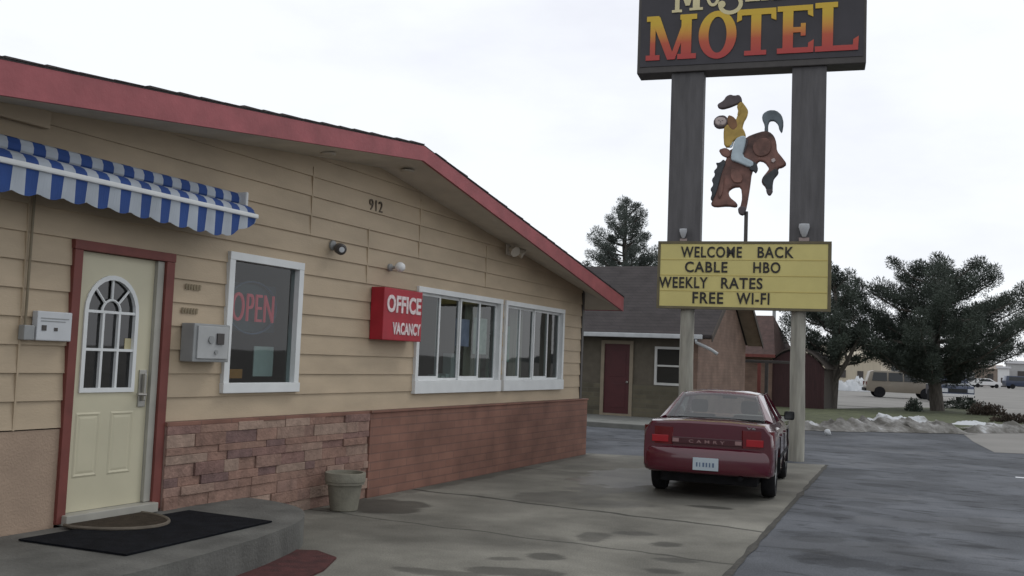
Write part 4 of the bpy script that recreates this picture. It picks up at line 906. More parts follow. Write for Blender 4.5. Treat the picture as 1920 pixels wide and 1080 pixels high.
relief([(152, 135), (195, 110), (212, 80), (240, 68), (268, 78), (300, 72), (318, 95), (322, 125), (285, 140), (240, 158), (190, 170), (160, 160)], .03, .025, -.06).build('hat', M['hat'], RD, local=True, smooth=True, angle=50)
relief([(282, 385), (330, 362), (355, 372), (350, 430), (330, 505), (410, 548), (415, 575), (385, 590), (290, 545), (258, 535), (256, 500), (268, 440)], .03, .03, -.095).build('jeans', M['jeans'], RD, local=True, smooth=True, angle=50)
relief([(240, 395), (268, 388), (265, 440), (244, 445)], .02, .012, -.1, 1).build('cuff', M['jeans'], RD, local=True, smooth=True, angle=50)
relief([(405, 545), (430, 560), (440, 600), (425, 630), (410, 612), (385, 608), (382, 585)], .03, .02, -.1).build('boot', M['mane'], RD, local=True, smooth=True, angle=50)
relief([(290, 230), (302, 165), (322, 132), (330, 145), (312, 172), (318, 205)], .02, .008, -.115, 1).build('shirt_stripe', M['shirt'], RD, local=True)
b = MB(); b.tube([(-.005, 0, .0), (-.005, 0, .6)], .036, 10); b.build('stem', M['darkmetal'], HF, local=True, smooth=True, angle=50)

# ------------------------------------------------------------------ dark red saloon
HEAD = R(6.5)
axle = Vector((3.27, 13.09, 0)); fw = Vector((-math.sin(HEAD), math.cos(HEAD), 0))
CAR = thing('saloon_car', 'dark red four-door saloon parked below the motel sign', 'car', axle+fw*1.2, HEAD)
KS = Matrix.Diagonal((.915, .92, .955, 1.0)) @ Matrix.Translation((0, -2.36, 0))     # car space: y from rear bumper 0 to 4.72
def cb(name, mat, mb, parent=CAR, **kw): return mb.build(name, mat, parent, local=True, pre=KS, **kw)
def loft(b, secs, cap=True):
    rings = []
    for y, prof in secs:
        pts = [(w, z) for w, z in prof]
        full = [(-w, z) for w, z in reversed(pts) if w > 1e-6]+pts if pts[0][0] < 1e-6 else [(-w, z) for w, z in reversed(pts)]+pts
        # closed ring: right side bottom->top, left side top->bottom
        ringp = [(w, z) for w, z in pts]+[(-w, z) for w, z in reversed(pts)]
        rings.append([b.b.verts.new((w, y, z)) for w, z in ringp])
    n = len(rings[0])
    for r0, r1 in zip(rings, rings[1:]):
        for k in range(n): b.b.faces.new((r0[k], r1[k], r1[(k+1) % n], r0[(k+1) % n]))
    if cap:
        for r, fl in ((rings[0], False), (rings[-1], True)):
            h = n//2
            for i in range(h-1):
                q = [r[i], r[i+1], r[n-2-i], r[n-1-i]]
                if fl: q.reverse()
                b.b.faces.new(q)
    return b
b = MB()
def sec(y, zb_, wl, wm, zt, ws, wt, zc):
    return (y, [(.30, zb_), (wl, zb_+.01), (wm, zb_+.16), (wm+.012, .55), (wm, .72), (ws, .86), (wt, zt), (.30, zc)])
secs = [(.085, [(.30, .36), (.74, .365), (.83, .42), (.845, .55), (.845, .72), (.83, .86), (.74, .965), (.30, .985)]),
        (.105, [(.30, .34), (.76, .35), (.85, .41), (.862, .55), (.86, .72), (.845, .87), (.755, .99), (.30, 1.015)]),
        (.20, [(.30, .32), (.80, .33), (.868, .40), (.88, .55), (.875, .74), (.86, .88), (.77, 1.005), (.30, 1.03)]),
        (.60, [(.30, .28), (.81, .29), (.875, .39), (.888, .55), (.885, .76), (.865, .90), (.79, 1.0), (.30, 1.035)]),
        (1.0, [(.30, .20), (.82, .21), (.88, .36), (.89, .55), (.888, .78), (.87, .91), (.80, .99), (.30, 1.0)]),
        (1.8, [(.30, .19), (.82, .20), (.88, .36), (.892, .55), (.89, .78), (.87, .91), (.80, .975), (.30, .975)]),
        (2.6, [(.30, .19), (.82, .20), (.88, .36), (.892, .55), (.89, .78), (.87, .90), (.80, .96), (.30, .96)]),
        (3.35, [(.30, .20), (.82, .21), (.88, .36), (.888, .55), (.885, .76), (.85, .88), (.76, .95), (.30, .97)]),
        (3.9, [(.30, .21), (.81, .22), (.87, .37), (.88, .55), (.87, .72), (.80, .82), (.68, .86), (.30, .88)]),
        (4.4, [(.30, .23), (.76, .24), (.83, .38), (.84, .52), (.82, .64), (.74, .71), (.62, .745), (.30, .76)]),
        (4.66, [(.30, .27), (.62, .28), (.70, .38), (.72, .50), (.70, .58), (.64, .63), (.54, .66), (.30, .665)])]
loft(b, secs)
body = cb('body', M['carpaint'], b, smooth=True, angle=32, subsurf=0)
# wheel arches cut out, the cutters removed again
cut = MB()
for yw in (.98, 3.62):
    for sx_ in (-1, 1): cut.lathe([(.365, -.2), (.365, .2)], (sx_*.86, yw, .315), (1, 0, 0), 28)
co = cut.build('arch_cutter', M['black'], CAR, local=True, pre=KS)
md = body.modifiers.new('arches', 'BOOLEAN'); md.object = co; md.operation = 'DIFFERENCE'; md.solver = 'EXACT'
bpy.context.view_layer.update()
me = bpy.data.meshes.new_from_object(body.evaluated_get(bpy.context.evaluated_depsgraph_get()))
body.modifiers.clear(); body.data = me
if not me.materials: me.materials.append(M['carpaint'])
me.materials[0] = M['carpaint']
for p in me.polygons: p.material_index = 0; p.use_smooth = True
me.set_sharp_from_angle(angle=R(32))
bpy.data.objects.remove(co)
# rear bumper: curved bar wrapping the corners
b = MB()
plan = [(-.885, .42), (-.885, .20), (-.84, .075), (-.70, .025), (-.35, .0), (0, -.008), (.35, .0), (.70, .025), (.84, .075), (.885, .20), (.885, .42)]
prof = [(.03, .355), (.0, .385), (-.005, .50), (.0, .60), (.02, .655), (.07, .675)]
rings = []
for (px, py) in plan:
    rings.append([b.b.verts.new((px*(1-.06*d/.1 if abs(px) > .8 else 1), py+d, z)) for d, z in prof])
for r0, r1 in zip(rings, rings[1:]):
    for k in range(len(prof)-1): b.b.faces.new((r0[k], r1[k], r1[k+1], r0[k+1]))
BP = cb('rear_bumper', M['carpaint'], b, smooth=True, angle=60, subsurf=1)
b = MB(); b.box(-.66, .66, .3, 4.4, .20, .36, .02); b.tube([(.45, .1, .31), (.45, .5, .31)], .03, 10); cb('underbody', M['black'], b)  # black floor block, made larger to deepen the shade beneath the car
b = MB(); b.box(-.17, .17, -.022, -.009, .395, .555, .004); PL = cb('number_plate', pm('plate_white', (.46, .53, .58), .5, .06, 6), b)
b = MB()
for i, wv in enumerate((.02, .014, .024, .02, .018, .024)): b.box(-.125+i*.043, -.125+i*.043+wv, -.026, -.0225, .44, .495)
cb('plate_marks', pm('plate_blue', (.10, .15, .24), .6, .1, 5), b, PL)
# tail panel and lamps
b = MB(); b.box(-.47, .47, .055, .105, .715, .80, .008); TP = cb('tail_panel', pm('dark_red_panel', (.055, .006, .012), .3, .08, 5, coat=.3), b)
me_b = MB()
text_fit(me_b, 'CAMRY', -.24, .24, .735, .775, (0, .054, 0), (1, 0, 0), (0, -1, 0), .004, .02, 1.9); cb('lettering', M['reverse'], me_b, TP)
for sg in (-1, 1):
    b = MB(); plan2 = [(.475, .066), (.62, .075), (.76, .09), (.835, .125), (.876, .20), (.887, .30)]
    rings = [[b.b.verts.new((sg*px, py, z)) for z in (.70, .80, .925)] for px, py in plan2]
    inner = [[b.b.verts.new((sg*(px-.05), py+.06, z)) for z in (.70, .80, .925)] for px, py in plan2]
    for r0, r1 in zip(rings, rings[1:]):
        for k in range(2): b.b.faces.new((r0[k], r1[k], r1[k+1], r0[k+1]))
    for k in (0, 2):
        for i in range(len(rings)-1): b.b.faces.new((rings[i][k], rings[i+1][k], inner[i+1][k], inner[i][k]))
    for i in (0, -1):
        for k in range(2): b.b.faces.new((rings[i][k], rings[i][k+1], inner[i][k+1], inner[i][k]))
    TL = cb('tail_light', M['tail'], b, smooth=True, angle=50)
    b = MB(); b.box(*sorted((sg*.375, sg*.462)), .046, .058, .735, .785, .004); cb('reverse_lamp', M['reverse'], b, TL)
    b = MB(); b.box(*sorted((sg*.52, sg*.745)), .060, .076, .725, .815, .006); cb('brake_lens', pm('bright_brake_lens', (.36, .012, .02), .2, .05, 4), b, TL)
b = MB(); b.lathe([(.045, 0), (.045, .01), (0, .012)], (0, .098, .905), (0, -1, 0), 16); cb('emblem', M['chrome'], b)
b = MB(); text_fit(b, 'V6', .52, .64, .945, .97, (0, .078, 0), (1, 0, 0), (0, -1, 0), .006, .01); cb('badge', M['chrome'], b)
# cabin: roof, pillars, glass
RWB, RWT = (.70, .92, 1.025), (.53, 1.50, 1.345); WSB, WST = (.70, 3.42, .975), (.56, 2.72, 1.36)
def mir(p): return (-p[0], p[1], p[2])
b = MB()
ry = [1.48, 1.7, 2.1, 2.5, 2.74]; rzc = [1.355, 1.39, 1.405, 1.395, 1.37]; rw = [.54, .575, .585, .58, .565]
rings = []
for y, zc, w in zip(ry, rzc, rw):
    rings.append([b.b.verts.new((w*u, y+(.03*(1-u*u) if y > 2.6 else -.05*(1-u*u) if y < 1.6 else 0), zc-.035*u*u-.02*u**6)) for u in (-1, -.9, -.6, -.2, .2, .6, .9, 1)])
for r0, r1 in zip(rings, rings[1:]):
    for k in range(7): b.b.faces.new((r0[k], r0[k+1], r1[k+1], r1[k]))
ro = cb('roof', M['carpaint'], b, smooth=True); sd = ro.modifiers.new('thick', 'SOLIDIFY'); sd.thickness = .03
for f in (lambda p: p, mir):
    sr0, sr1, st0, st1 = (.80, .98, .985), (.815, 1.30, .975), (.575, 1.60, 1.325), (.59, 1.78, 1.33)
    for pp in ([RWB, (.79, .98, .985), sr1, st1, (.545, 1.49, 1.335), (.53, 1.485, 1.34)],
               [(.80, 2.18, .97), (.80, 2.28, .97), (.59, 2.22, 1.345), (.59, 2.12, 1.345)],
               [WSB, (.78, 3.30, .955), (.585, 2.62, 1.345), (.555, 2.74, 1.345)]):
        b = MB(); b.poly([f(q) for q in pp])
        pl_ = cb('pillar', M['carpaint'], b, smooth=False); sd = pl_.modifiers.new('thick', 'SOLIDIFY'); sd.thickness = .035; sd.offset = 0
b = MB(); k = 8; rows_ = []
for j in range(5):
    t_ = j/4; y = .92+(1.47-.92)*t_; z = 1.022+(1.345-1.022)*t_; w = .70+(.535-.70)*t_
    rows_.append([b.b.verts.new((w*(2*i/k-1), y-.05*(1-(2*i/k-1)**2), z+.012*(1-(2*i/k-1)**2))) for i in range(k+1)])
for r0, r1 in zip(rows_, rows_[1:]):
    for i in range(k): b.b.faces.new((r0[i], r0[i+1], r1[i+1], r1[i]))
cb('rear_window', M['carglass'], b, smooth=True)
b = MB(); rows_ = []
for j in range(5):
    t_ = j/4; y = 3.42+(2.74-3.42)*t_; z = .975+(1.35-.975)*t_; w = .70+(.56-.70)*t_
    rows_.append([b.b.verts.new((w*(2*i/k-1), y+.06*(1-(2*i/k-1)**2), z+.012*(1-(2*i/k-1)**2))) for i in range(k+1)])
for r0, r1 in zip(rows_, rows_[1:]):
    for i in range(k): b.b.faces.new((r0[i], r0[i+1], r1[i+1], r1[i]))
cb('windscreen', M['carglass'], b, smooth=True)
for f in (lambda p: p, mir):
    b = MB(); b.poly([f((.795, 1.28, .98)), f((.795, 2.2, .97)), f((.588, 2.16, 1.34)), f((.588, 1.78, 1.325))]); cb('side_window', M['carglass'], b)
    b = MB(); b.poly([f((.795, 2.26, .97)), f((.775, 3.28, .955)), f((.582, 2.64, 1.342)), f((.588, 2.21, 1.343))]); cb('side_window', M['carglass'], b)
b = MB(); b.box(-.72, .72, .95, 1.55, .965, .985); b.build('parcel_shelf', M['seat'], CAR, local=True, pre=KS)
for xs_ in (-.38, .38):
    b = MB(); b.box(xs_-.25, xs_+.25, 2.05, 2.2, .45, 1.03, .05); b.box(xs_-.13, xs_+.13, 2.04, 2.14, 1.05, 1.24, .045); cb('front_seat', M['seat'], b, smooth=True, angle=40)
b = MB(); b.box(-.62, .62, 1.45, 1.6, .45, 1.02, .05); cb('rear_seat', M['seat'], b)
b = MB(); b.box(-.12, .12, 2.82, 2.85, 1.245, 1.305, .015); b.tube([(0, 2.84, 1.30), (0, 2.86, 1.35)], .012, 6); cb('inside_mirror', M['seat'], b)
b = MB(); b.box(-.7, .7, 3.0, 3.35, .86, .955, .03); cb('dashboard', M['seat'], b)
for sg in (-1, 1):
    b = MB(); b.box(*sorted((sg*.84, sg*1.0)), 3.02, 3.14, .955, 1.085, .03); mo = cb('door_mirror', M['black'], b, smooth=True, angle=40)
    b = MB(); b.box(*sorted((sg*.855, sg*.985)), 3.012, 3.019, .97, 1.07, .002); cb('mirror_glass', M['darkglass'], b, mo)
    for yd in (1.45, 2.4):
        b = MB(); b.box(*sorted((sg*.87, sg*.905)), yd, yd+.17, .80, .835, .008); cb('door_handle', M['carpaint'], b)
    b = MB(); b.box(*sorted((sg*.885, sg*.902)), 1.3, 3.25, .50, .545, .006); cb('side_strip', M['black'], b)
for sg in (-1, 1):
    for yd in (1.28, 2.24, 3.3):
        b = MB(); b.box(*sorted((sg*.86, sg*.8985)), yd, yd+.009, .30, .80); cb('panel_gap', M['black'], b)
    b = MB(); b.box(*sorted((sg*.895, sg*.886)), .30, .312, .40, .69); cb('panel_gap', M['black'], b)
b = MB(); b.box(-.60, .60, .09, .1005, .957, .963); cb('boot_edge_glint', M['chrome'], b)  # thin chrome strip added as the glint along the boot lid edge
for yw in (.98, 3.62):
    for sg in (-1, 1):
        b = MB(); b.lathe([(.20, -.095), (.30, -.095), (.325, -.06), (.33, 0), (.325, .06), (.30, .095), (.20, .095), (.20, .06), (.20, -.06)], (sg*.765, yw, .33), (1, 0, 0), 28)
        wo_ = cb('wheel', M['black'], b, smooth=True, angle=45)
        b = MB(); b.lathe([(.205, 0), (.205, .05), (.18, .075), (.06, .085), (0, .09)], (sg*.775, yw, .33), (sg, 0, 0), 20); cb('rim', M['grey'], b, wo_, smooth=True, angle=40)

# ------------------------------------------------------------------ motel rooms behind
RM = thing('motel_rooms', 'brown motel room wing with steep dark shingle roof and white gutter', 'building', (-6, 30.7, .12))
YF, YBK, XE, YRG = 27.5, 33.9, -.69, 30.7
zr, ze = 4.72, 2.42; sl2 = (zr-ze)/(YRG-27.05)
b = MB(); b.box(-18, XE-.16, YF, YF+.15, 1.05, 2.45); b.box(-18, -17.8, YF+.15, YBK, 0, 2.45); b.build('front_wall', M['brownwall'], RM)
b = MB(); b.box(-18, -3.52, YF-.04, YF+.14, .1, 1.05); b.box(-2.6, XE-.165, YF-.04, YF+.14, .1, 1.05); b.build('brick_base', M['olivebrick'], RM)
b = MB(); b.prism([(XE, YF, .05), (XE, YBK, .05), (XE, YBK, 2.4), (XE, YRG, 4.55), (XE, YF, 2.55)], (-.155, 0, 0)); b.build('gable_wall', M['gablebrick'], RM)
b = MB()
b.prism([(-.2, 27.05, ze), (-.2, YRG, zr), (-.2, YRG, zr+.09), (-.2, 27.05, ze+.09)], (-18.5, 0, 0)); b.prism([(-.2, YRG, zr), (-.2, 34.3, ze), (-.2, 34.3, ze+.09), (-.2, YRG, zr+.09)], (-18.5, 0, 0))
RF2 = b.build('roof', M['brownroof'], RM)
b = MB(); b.prism([(-.17, 27.02, ze-.1), (-.17, YRG, zr-.1), (-.17, YRG, zr+.085), (-.17, 27.02, ze+.085)], (-.028, 0, 0)); b.prism([(-.17, YRG, zr-.1), (-.17, 34.32, ze-.1), (-.17, 34.32, ze+.085), (-.17, YRG, zr+.085)], (-.028, 0, 0))
b.build('rake_board', M['shedbrown'], RF2)
b = MB(); b.prism([(-.69, 27.1, ze-.03), (-.69, YRG, zr-.03), (-.69, YRG, zr-.012), (-.69, 27.1, ze-.012)], (.485, 0, 0)); b.prism([(-.69, YRG, zr-.03), (-.69, 34.25, ze-.03), (-.69, 34.25, ze-.012), (-.69, YRG, zr-.012)], (.485, 0, 0))
b.build('rake_soffit', pm('brown_rake_soffit', (.26, .20, .15), .8, .15, 4), RF2)
b = MB(); b.box(-18.4, -.45, 26.92, 27.045, ze-.03, ze+.095, .02); b.build('gutter', M['gutter'], RF2)
b = MB(); b.tube([(-.62, 26.98, ze-.03), (-.62, 27.0, ze-.12), (-.30, 27.4, 2.12), (-.12, 27.45, 2.0)], .045, 8); b.build('downspout', M['gutter'], RF2, smooth=True)
b = MB(); b.box(-18.4, -.7, 27.046, 27.5, ze-.03, ze-.01); b.build('eave_soffit', M['shedbrown'], RF2)
b = MB(); b.box(-3.56, -3.46, YF-.06, YF+.1, .12, 2.30); b.box(-2.68, -2.58, YF-.06, YF+.1, .12, 2.30); b.box(-3.46, -2.68, YF-.06, YF+.1, 2.2, 2.30); b.box(-3.46, -2.68, YF-.06, YF+.1, .121, .18)
dfr = b.build('door_frame', pm('tan_door_trim', (.24, .20, .145), .7, .1, 4), RM)
b = MB(); b.box(-3.455, -2.685, YF-.02, YF+.03, .185, 2.195)
for zz0, zz1 in ((.35, 1.05), (1.25, 2.0)): b.box(-3.34, -2.80, YF-.028, YF-.021, zz0, zz1, .004)
dd = b.build('door', M['reddoor'], RM)
b = MB(); b.lathe([(.03, 0), (.035, .03), (0, .06)], (-2.75, YF-.02, 1.1), (0, -1, 0), 12); b.build('handle', M['metal'], dd)
b = MB(); x0w, x1w, z0w, z1w = -1.93, -1.02, 1.06, 2.16
b.box(x0w, x0w+.07, YF-.07, YF+.01, z0w, z1w); b.box(x1w-.07, x1w, YF-.07, YF+.01, z0w, z1w); b.box(x0w+.07, x1w-.07, YF-.068, YF+.01, z0w, z0w+.07); b.box(x0w+.07, x1w-.07, YF-.068, YF+.01, z1w-.07, z1w); b.box(x0w+.07, x1w-.07, YF-.065, YF+.01, 1.59, 1.64)
wf = b.build('window', pm('dull_white_frame', (.5, .5, .48), .5, .06, 5), RM)
b = MB(); b.box(x0w+.07, x1w-.07, YF-.02, YF-.005, z0w+.07, z1w-.07); b.build('pane', M['darkglass'], wf)

# further wing with a rusty roof
FW = thing('far_motel_wing', 'far low wing with rusty red roof and brown wall', 'building', (-4, 43, 0))
b = MB(); b.box(-9, -1.15, 41.4, 46, -.02, 2.2); b.build('wall', M['gablebrick'], FW)
b = MB(); c8 = [(-9.3, 41), (-.98, 41), (-.98, 46.4), (-9.3, 46.4)]; z8 = 2.22
rdg = [(-6.5, 43.7, 3.95), (-1.55, 43.7, 3.95)]
v = [(x, y, z8) for x, y in c8]
b.poly([v[0], v[1], rdg[1], rdg[0]]); b.poly([v[1], v[2], rdg[1]]); b.poly([v[2], v[3], rdg[0], rdg[1]]); b.poly([v[3], v[0], rdg[0]]); b.poly([v[3], v[2], v[1], v[0]])
b.build('roof', M['rust'], FW)
b = MB(); b.box(-9.32, -.96, 40.97, 41.0, 2.10, 2.225); b.build('eave_board', M['trim'], FW)
# timber rail frame
TF = thing('timber_frame', 'dark timber post and beam frame beside the brick gable', 'frame', (-1.2, 36, 0))
b = MB(); b.box(-3.0, .45, 35.95, 36.05, 1.84, 1.94, .01); b.build('beam', M['darkmetal'], TF)
for xx_, mt_ in ((-2.62, 'trim'), (-.62, 'trim'), (-.36, 'darkmetal')):
    b = MB(); b.box(xx_-.06, xx_+.06, 35.96, 36.04, 0, 1.839, .008); b.build('post', M[mt_], TF)
# shed
SH = thing('garden_shed', 'dark red shed with rounded roof behind the right sign post', 'shed', (-.2, 43, 0))
def arcr(x0_, x1_, z0_, rise, n=12): return [(x0_+(x1_-x0_)*i/n, z0_+rise*(1-((2*i/n-1))**2)) for i in range(n+1)]
b = MB(); A_ = arcr(-1.35, .90, 1.75, .68); b.prism([(-1.35, 41.5, 0)]+[(x, 41.5, z) for x, z in A_]+[(.90, 41.5, 0)], (0, .08, 0)); b.build('front_wall', M['shedred'], SH)
for q in ((.82, .9), (-1.35, -1.27)):
    b = MB(); b.box(*q, 41.582, 45.3, 0, 1.75); b.build('side_wall', M['shedbrown'], SH)
b = MB()
A_ = arcr(-1.45, 1.0, 1.70, .80)
for p, q in zip(A_, A_[1:]): b.prism([(p[0], 41.4, p[1]), (q[0], 41.4, q[1]), (q[0], 41.4, q[1]+.05), (p[0], 41.4, p[1]+.05)], (0, 4, 0))
b.build('roof', M['shedbrown'], SH)
b = MB(); b.box(.0, .75, 41.485, 41.498, .05, 1.95, .004); b.build('door', M['shedred'], SH)

# light pole
LPO = thing('light_pole', 'slim grey light pole rising behind the reader board', 'pole', (-4.66, 61.1, 0))
b = MB(); b.tube([(-4.66, 61.1, 0), (-4.66, 61.1, 6.2)], [.13, .10], 12); b.build('shaft', M['grey'], LPO, smooth=True, angle=50)
b = MB(); b.tube([(-4.66, 61.1, 6.0), (-4.8, 60.8, 6.15), (-5.3, 59.9, 6.2)], .05, 8); b.build('arm', M['grey'], LPO)
b = MB(); b.box(-5.7, -5.2, 59.3, 60.0, 6.1, 6.25, .05); b.build('lamp_head', M['grey'], LPO)

# ------------------------------------------------------------------ trees
def pine(name, label, base, height, env, nlimb, seed, clump_r, per, trunk_r, trunk_h0, needle, lean=(0, 0), extra=(), spray=0.10, gap=1.1):
    rg = random.Random(seed)
    T = thing(name, label, 'tree', base, 0, 'pines beyond the motel')
    bx_, by_ = base[0], base[1]; bz_ = base[2]
    b = MB()
    zz = [0, .25*height, .5*height, .75*height, height*.96]
    def tx(h): f = h/height; return Vector((bx_+lean[0]*f+.12*math.sin(h*.9+seed), by_+lean[1]*f+.1*math.cos(h*1.1), bz_+h))
    b.tube([tx(h)-Vector((0, 0, .1 if h == 0 else 0)) for h in zz], [trunk_r*1.25, trunk_r, trunk_r*.75, trunk_r*.45, trunk_r*.12], 9)
    clumps = []
    def envr(h):
        for (h0, r0), (h1, r1) in zip(env, env[1:]):
            if h0 <= h <= h1: return r0+(r1-r0)*(h-h0)/(h1-h0)
        return 0
    h_lo, h_hi = env[0][0], env[-1][0]
    for i in range(nlimb):
        f = (i+rg.random())/nlimb
        h = h_lo+(h_hi-h_lo)*(f**.9)
        az = i*2.39996+rg.uniform(-.4, .4)
        r = envr(h)*(rg.uniform(.35, 1.12) if rg.random() < .8 else rg.uniform(1.0, 1.25))
        p0 = tx(max(trunk_h0, h-.30*r-.15)); d = Vector((math.cos(az), math.sin(az), 0))
        end = tx(h)+d*r; end.z = bz_+h+rg.uniform(-.05, .25)
        mid = p0.lerp(end, .5)+Vector((0, 0, -.10*r))
        b.tube([p0, mid, end], [trunk_r*.30*max(.3, r/3), trunk_r*.17, .015], 5, cap=False)
        nk = max(1, int(r/(clump_r*gap)))
        for k in range(nk):
            t_ = 1.0-k*(.80/max(nk, 1))
            if t_ < .22: continue
            q = p0*(1-t_)**2+mid*2*t_*(1-t_)+end*t_**2
            side = Vector((-d.y, d.x, 0))*rg.uniform(-.5, .5)*clump_r*(1.5 if t_ < .9 else .6)
            clumps.append((q+side+Vector((0, 0, rg.uniform(-.05, .35)*clump_r)), d, clump_r*rg.uniform(.62, 1.08)*(1.0 if t_ > .5 else .85)))
    clumps.append((tx(height*.97), Vector((0, 0, 1)), clump_r*.7)); clumps.append((tx(height*.90), Vector((.3, .1, 1)), clump_r*.75))
    for (pts, rads, cl) in extra:
        b.tube([Vector(p) for p in pts], rads, 6)
        for q in cl: clumps.append((Vector(q), Vector((0, 0, 1)), clump_r*.8))
    b.build('trunk', M['bark'], T, smooth=True, angle=60)
    vs = []; fs = []
    for c, d, r in clumps:
        ax = (d*.5+Vector((0, 0, 1.0))).normalized()
        for _ in range(per):
            v = Vector((rg.gauss(0, 1), rg.gauss(0, 1), rg.gauss(0, 1))).normalized()*(rg.random()**.45)
            p = c+Vector((v.x*r*.92, v.y*r*.92, v.z*r*.62))+ax*(r*.38*(v.dot(ax)))
            n = (v+Vector((rg.uniform(-.5, .5), rg.uniform(-.5, .5), rg.uniform(0, .9)))).normalized()
            s = n.cross(Vector((rg.uniform(-1, 1), rg.uniform(-1, 1), rg.uniform(-1, 1)))).normalized()
            ln = spray*rg.uniform(.5, 1.3); w = spray*.17
            k = len(vs)
            vs += [tuple(p-s*w), tuple(p+s*w), tuple(p+n*ln+s*w*.3), tuple(p+n*ln-s*w*.3)]; fs.append((k, k+1, k+2, k+3))
    me = bpy.data.meshes.new('crown')
    off = FRAME[T.name].inverted()
    me.from_pydata([tuple(off @ Vector(v)) for v in vs], [], fs); me.materials.append(needle)
    o = bpy.data.objects.new('crown', me); COL.objects.link(o); o.parent = T
    return T
pine('pine_tree', 'broad dark pine with spreading crown right of the sign', (4.93, 46.7, 0), 6.9, [(1.7, 2.2), (2.4, 3.5), (3.6, 4.3), (4.7, 4.0), (5.6, 3.0), (6.4, 1.4)], 70, 3, .50, 480, .25, 1.3, M['needle'], (-.1, 0))
pine('pine_tree', 'smaller pine with bare fork beside the dark red shed', (.86, 44.4, 0), 6.1, [(2.5, 1.9), (3.3, 2.4), (4.4, 1.8), (5.2, 1.1), (5.8, .4)], 34, 5, .42, 430, .25, 1.5, M['needle'], (.1, 0),
     extra=(([(.95, 44.3, 1.2), (1.5, 44.1, 2.1), (2.05, 44.0, 3.3)], [.14, .10, .05], [(2.05, 44, 3.4)]), ([(1.5, 44.1, 2.1), (1.25, 44.0, 3.0)], [.07, .04], []),))
pine('pine_tree', 'tall pine with upright tufts showing above the brown shingle roof', (-11.2, 52.1, 0), 10.9, [(4.0, 2.4), (6.5, 2.4), (8.0, 2.0), (9.2, 1.3), (10.3, .5)], 64, 9, .42, 380, .28, 2.5, M['needle2'])

# low shrubs, snow bank, snow heap
def lump(name, label, cat, pts, mat, h, w, seed, n=40, m=12, group=None, rough=.5):
    """long low irregular mound along a polyline"""
    pts = [Vector((x, y, 0)) for x, y in pts]; L_tot = sum((b_-a).length for a, b_ in zip(pts, pts[1:]))
    vs = []; fs = []
    for i in range(n+1):
        s = L_tot*i/n; q = pts[0]; d = (pts[1]-pts[0]).normalized(); acc = 0
        for a, b_ in zip(pts, pts[1:]):
            l_ = (b_-a).length
            if acc+l_ >= s-1e-6: q = a.lerp(b_, (s-acc)/l_); d = (b_-a).normalized(); break
            acc += l_
        side = Vector((-d.y, d.x, 0)); en = min(1, i/(n*.08), (n-i)/(n*.08))
        for j in range(m+1):
            u = 2*j/m-1; k = max(0, 1-u*u)
            nn = noise.noise(Vector((q.x*1.7+seed, q.y*1.7, u*1.3)))+.5*noise.noise(Vector((q.x*5+seed, q.y*5, u*3)))+.25*noise.noise(Vector((q.x*12+seed, q.y*12, u*6)))
            z = h*k*en*(.75+rough*nn*1.4)+.006
            p = q+side*(w*(u+.25*nn))
            vs.append((p.x, p.y, max(.004, z)))
    for i in range(n):
        for j in range(m): a = i*(m+1)+j; fs.append((a, a+1, a+m+2, a+m+1))
    me = bpy.data.meshes.new(name); me.from_pydata(vs, [], fs); me.materials.append(mat)
    for p in me.polygons: p.use_smooth = True
    o = bpy.data.objects.new(name, me); COL.objects.link(o); FRAME[o.name] = IDM
    return tag(o, label, cat, group)
def snow_mat(name, dirt):
    mt = bpy.data.materials.new(name); mt.use_nodes = True; t = mt.node_tree; b_ = t.nodes['Principled BSDF']; b_.inputs['Roughness'].default_value = .8
    tc = nd(t, 'ShaderNodeTexCoord'); n = nd(t, 'ShaderNodeTexNoise'); n.inputs['Scale'].default_value = 1.1; n.inputs['Detail'].default_value = 8; n.inputs['Roughness'].default_value = .68; t.links.new(tc.outputs['Object'], n.inputs['Vector'])
    r = nd(t, 'ShaderNodeValToRGB'); e = r.color_ramp.elements
    e[0].position = dirt-.12; e[0].color = (.075, .07, .06, 1); e[1].position = dirt+.12; e[1].color = (.52, .54, .56, 1); q = e.new(dirt); q.color = (.21, .205, .195, 1)
    t.links.new(n.outputs['Fac'], r.inputs[0]); t.links.new(r.outputs[0], b_.inputs['Base Color'])
    return mt
SN = snow_mat('dirty_snow', .57); SW = snow_mat('cleaner_snow', .36)
lump('snow_bank', 'long low bank of dirty melting snow along the grass verge', 'snow', [(1.6, 28.5), (2.8, 29.4), (4.4, 30.9), (6.0, 32.0)], SN, .36, .75, 2, 120)
lump('snow_bank', 'dark dirty snow strip along the verge beside the pale apron', 'snow', [(6.0, 32.2), (7.75, 34.5), (8.7, 36.2)], SN, .26, .45, 8, 60)
lump('snow_patch', 'clean white snow patch on the verge left of the pine trunk', 'snow', [(3.2, 32.4), (4.4, 33.6), (4.9, 34.4)], SW, .34, .6, 5, 60)
lump('snow_patch', 'clean white snow patch on the verge right of the pine trunk', 'snow', [(5.2, 34.3), (6.2, 34.9), (6.9, 35.2)], SW, .18, .5, 15, 50)
lump('snow_heap', 'large white ploughed snow heap in front of the tan building', 'snow', [(-4.6, 89.5), (-3.0, 90), (-1.4, 90.4)], SW, 1.15, .9, 25, 40)
b = MB(); bmesh.ops.create_icosphere(b.b, subdivisions=2, radius=.09)
for v in b.b.verts: v.co = v.co*(1+.4*noise.noise(v.co*14))+Vector((2.95, 26.8, .06))
tag(b.build('snow_chunk', SW, None, smooth=True), 'single lump of white snow lying on the asphalt', 'snow')
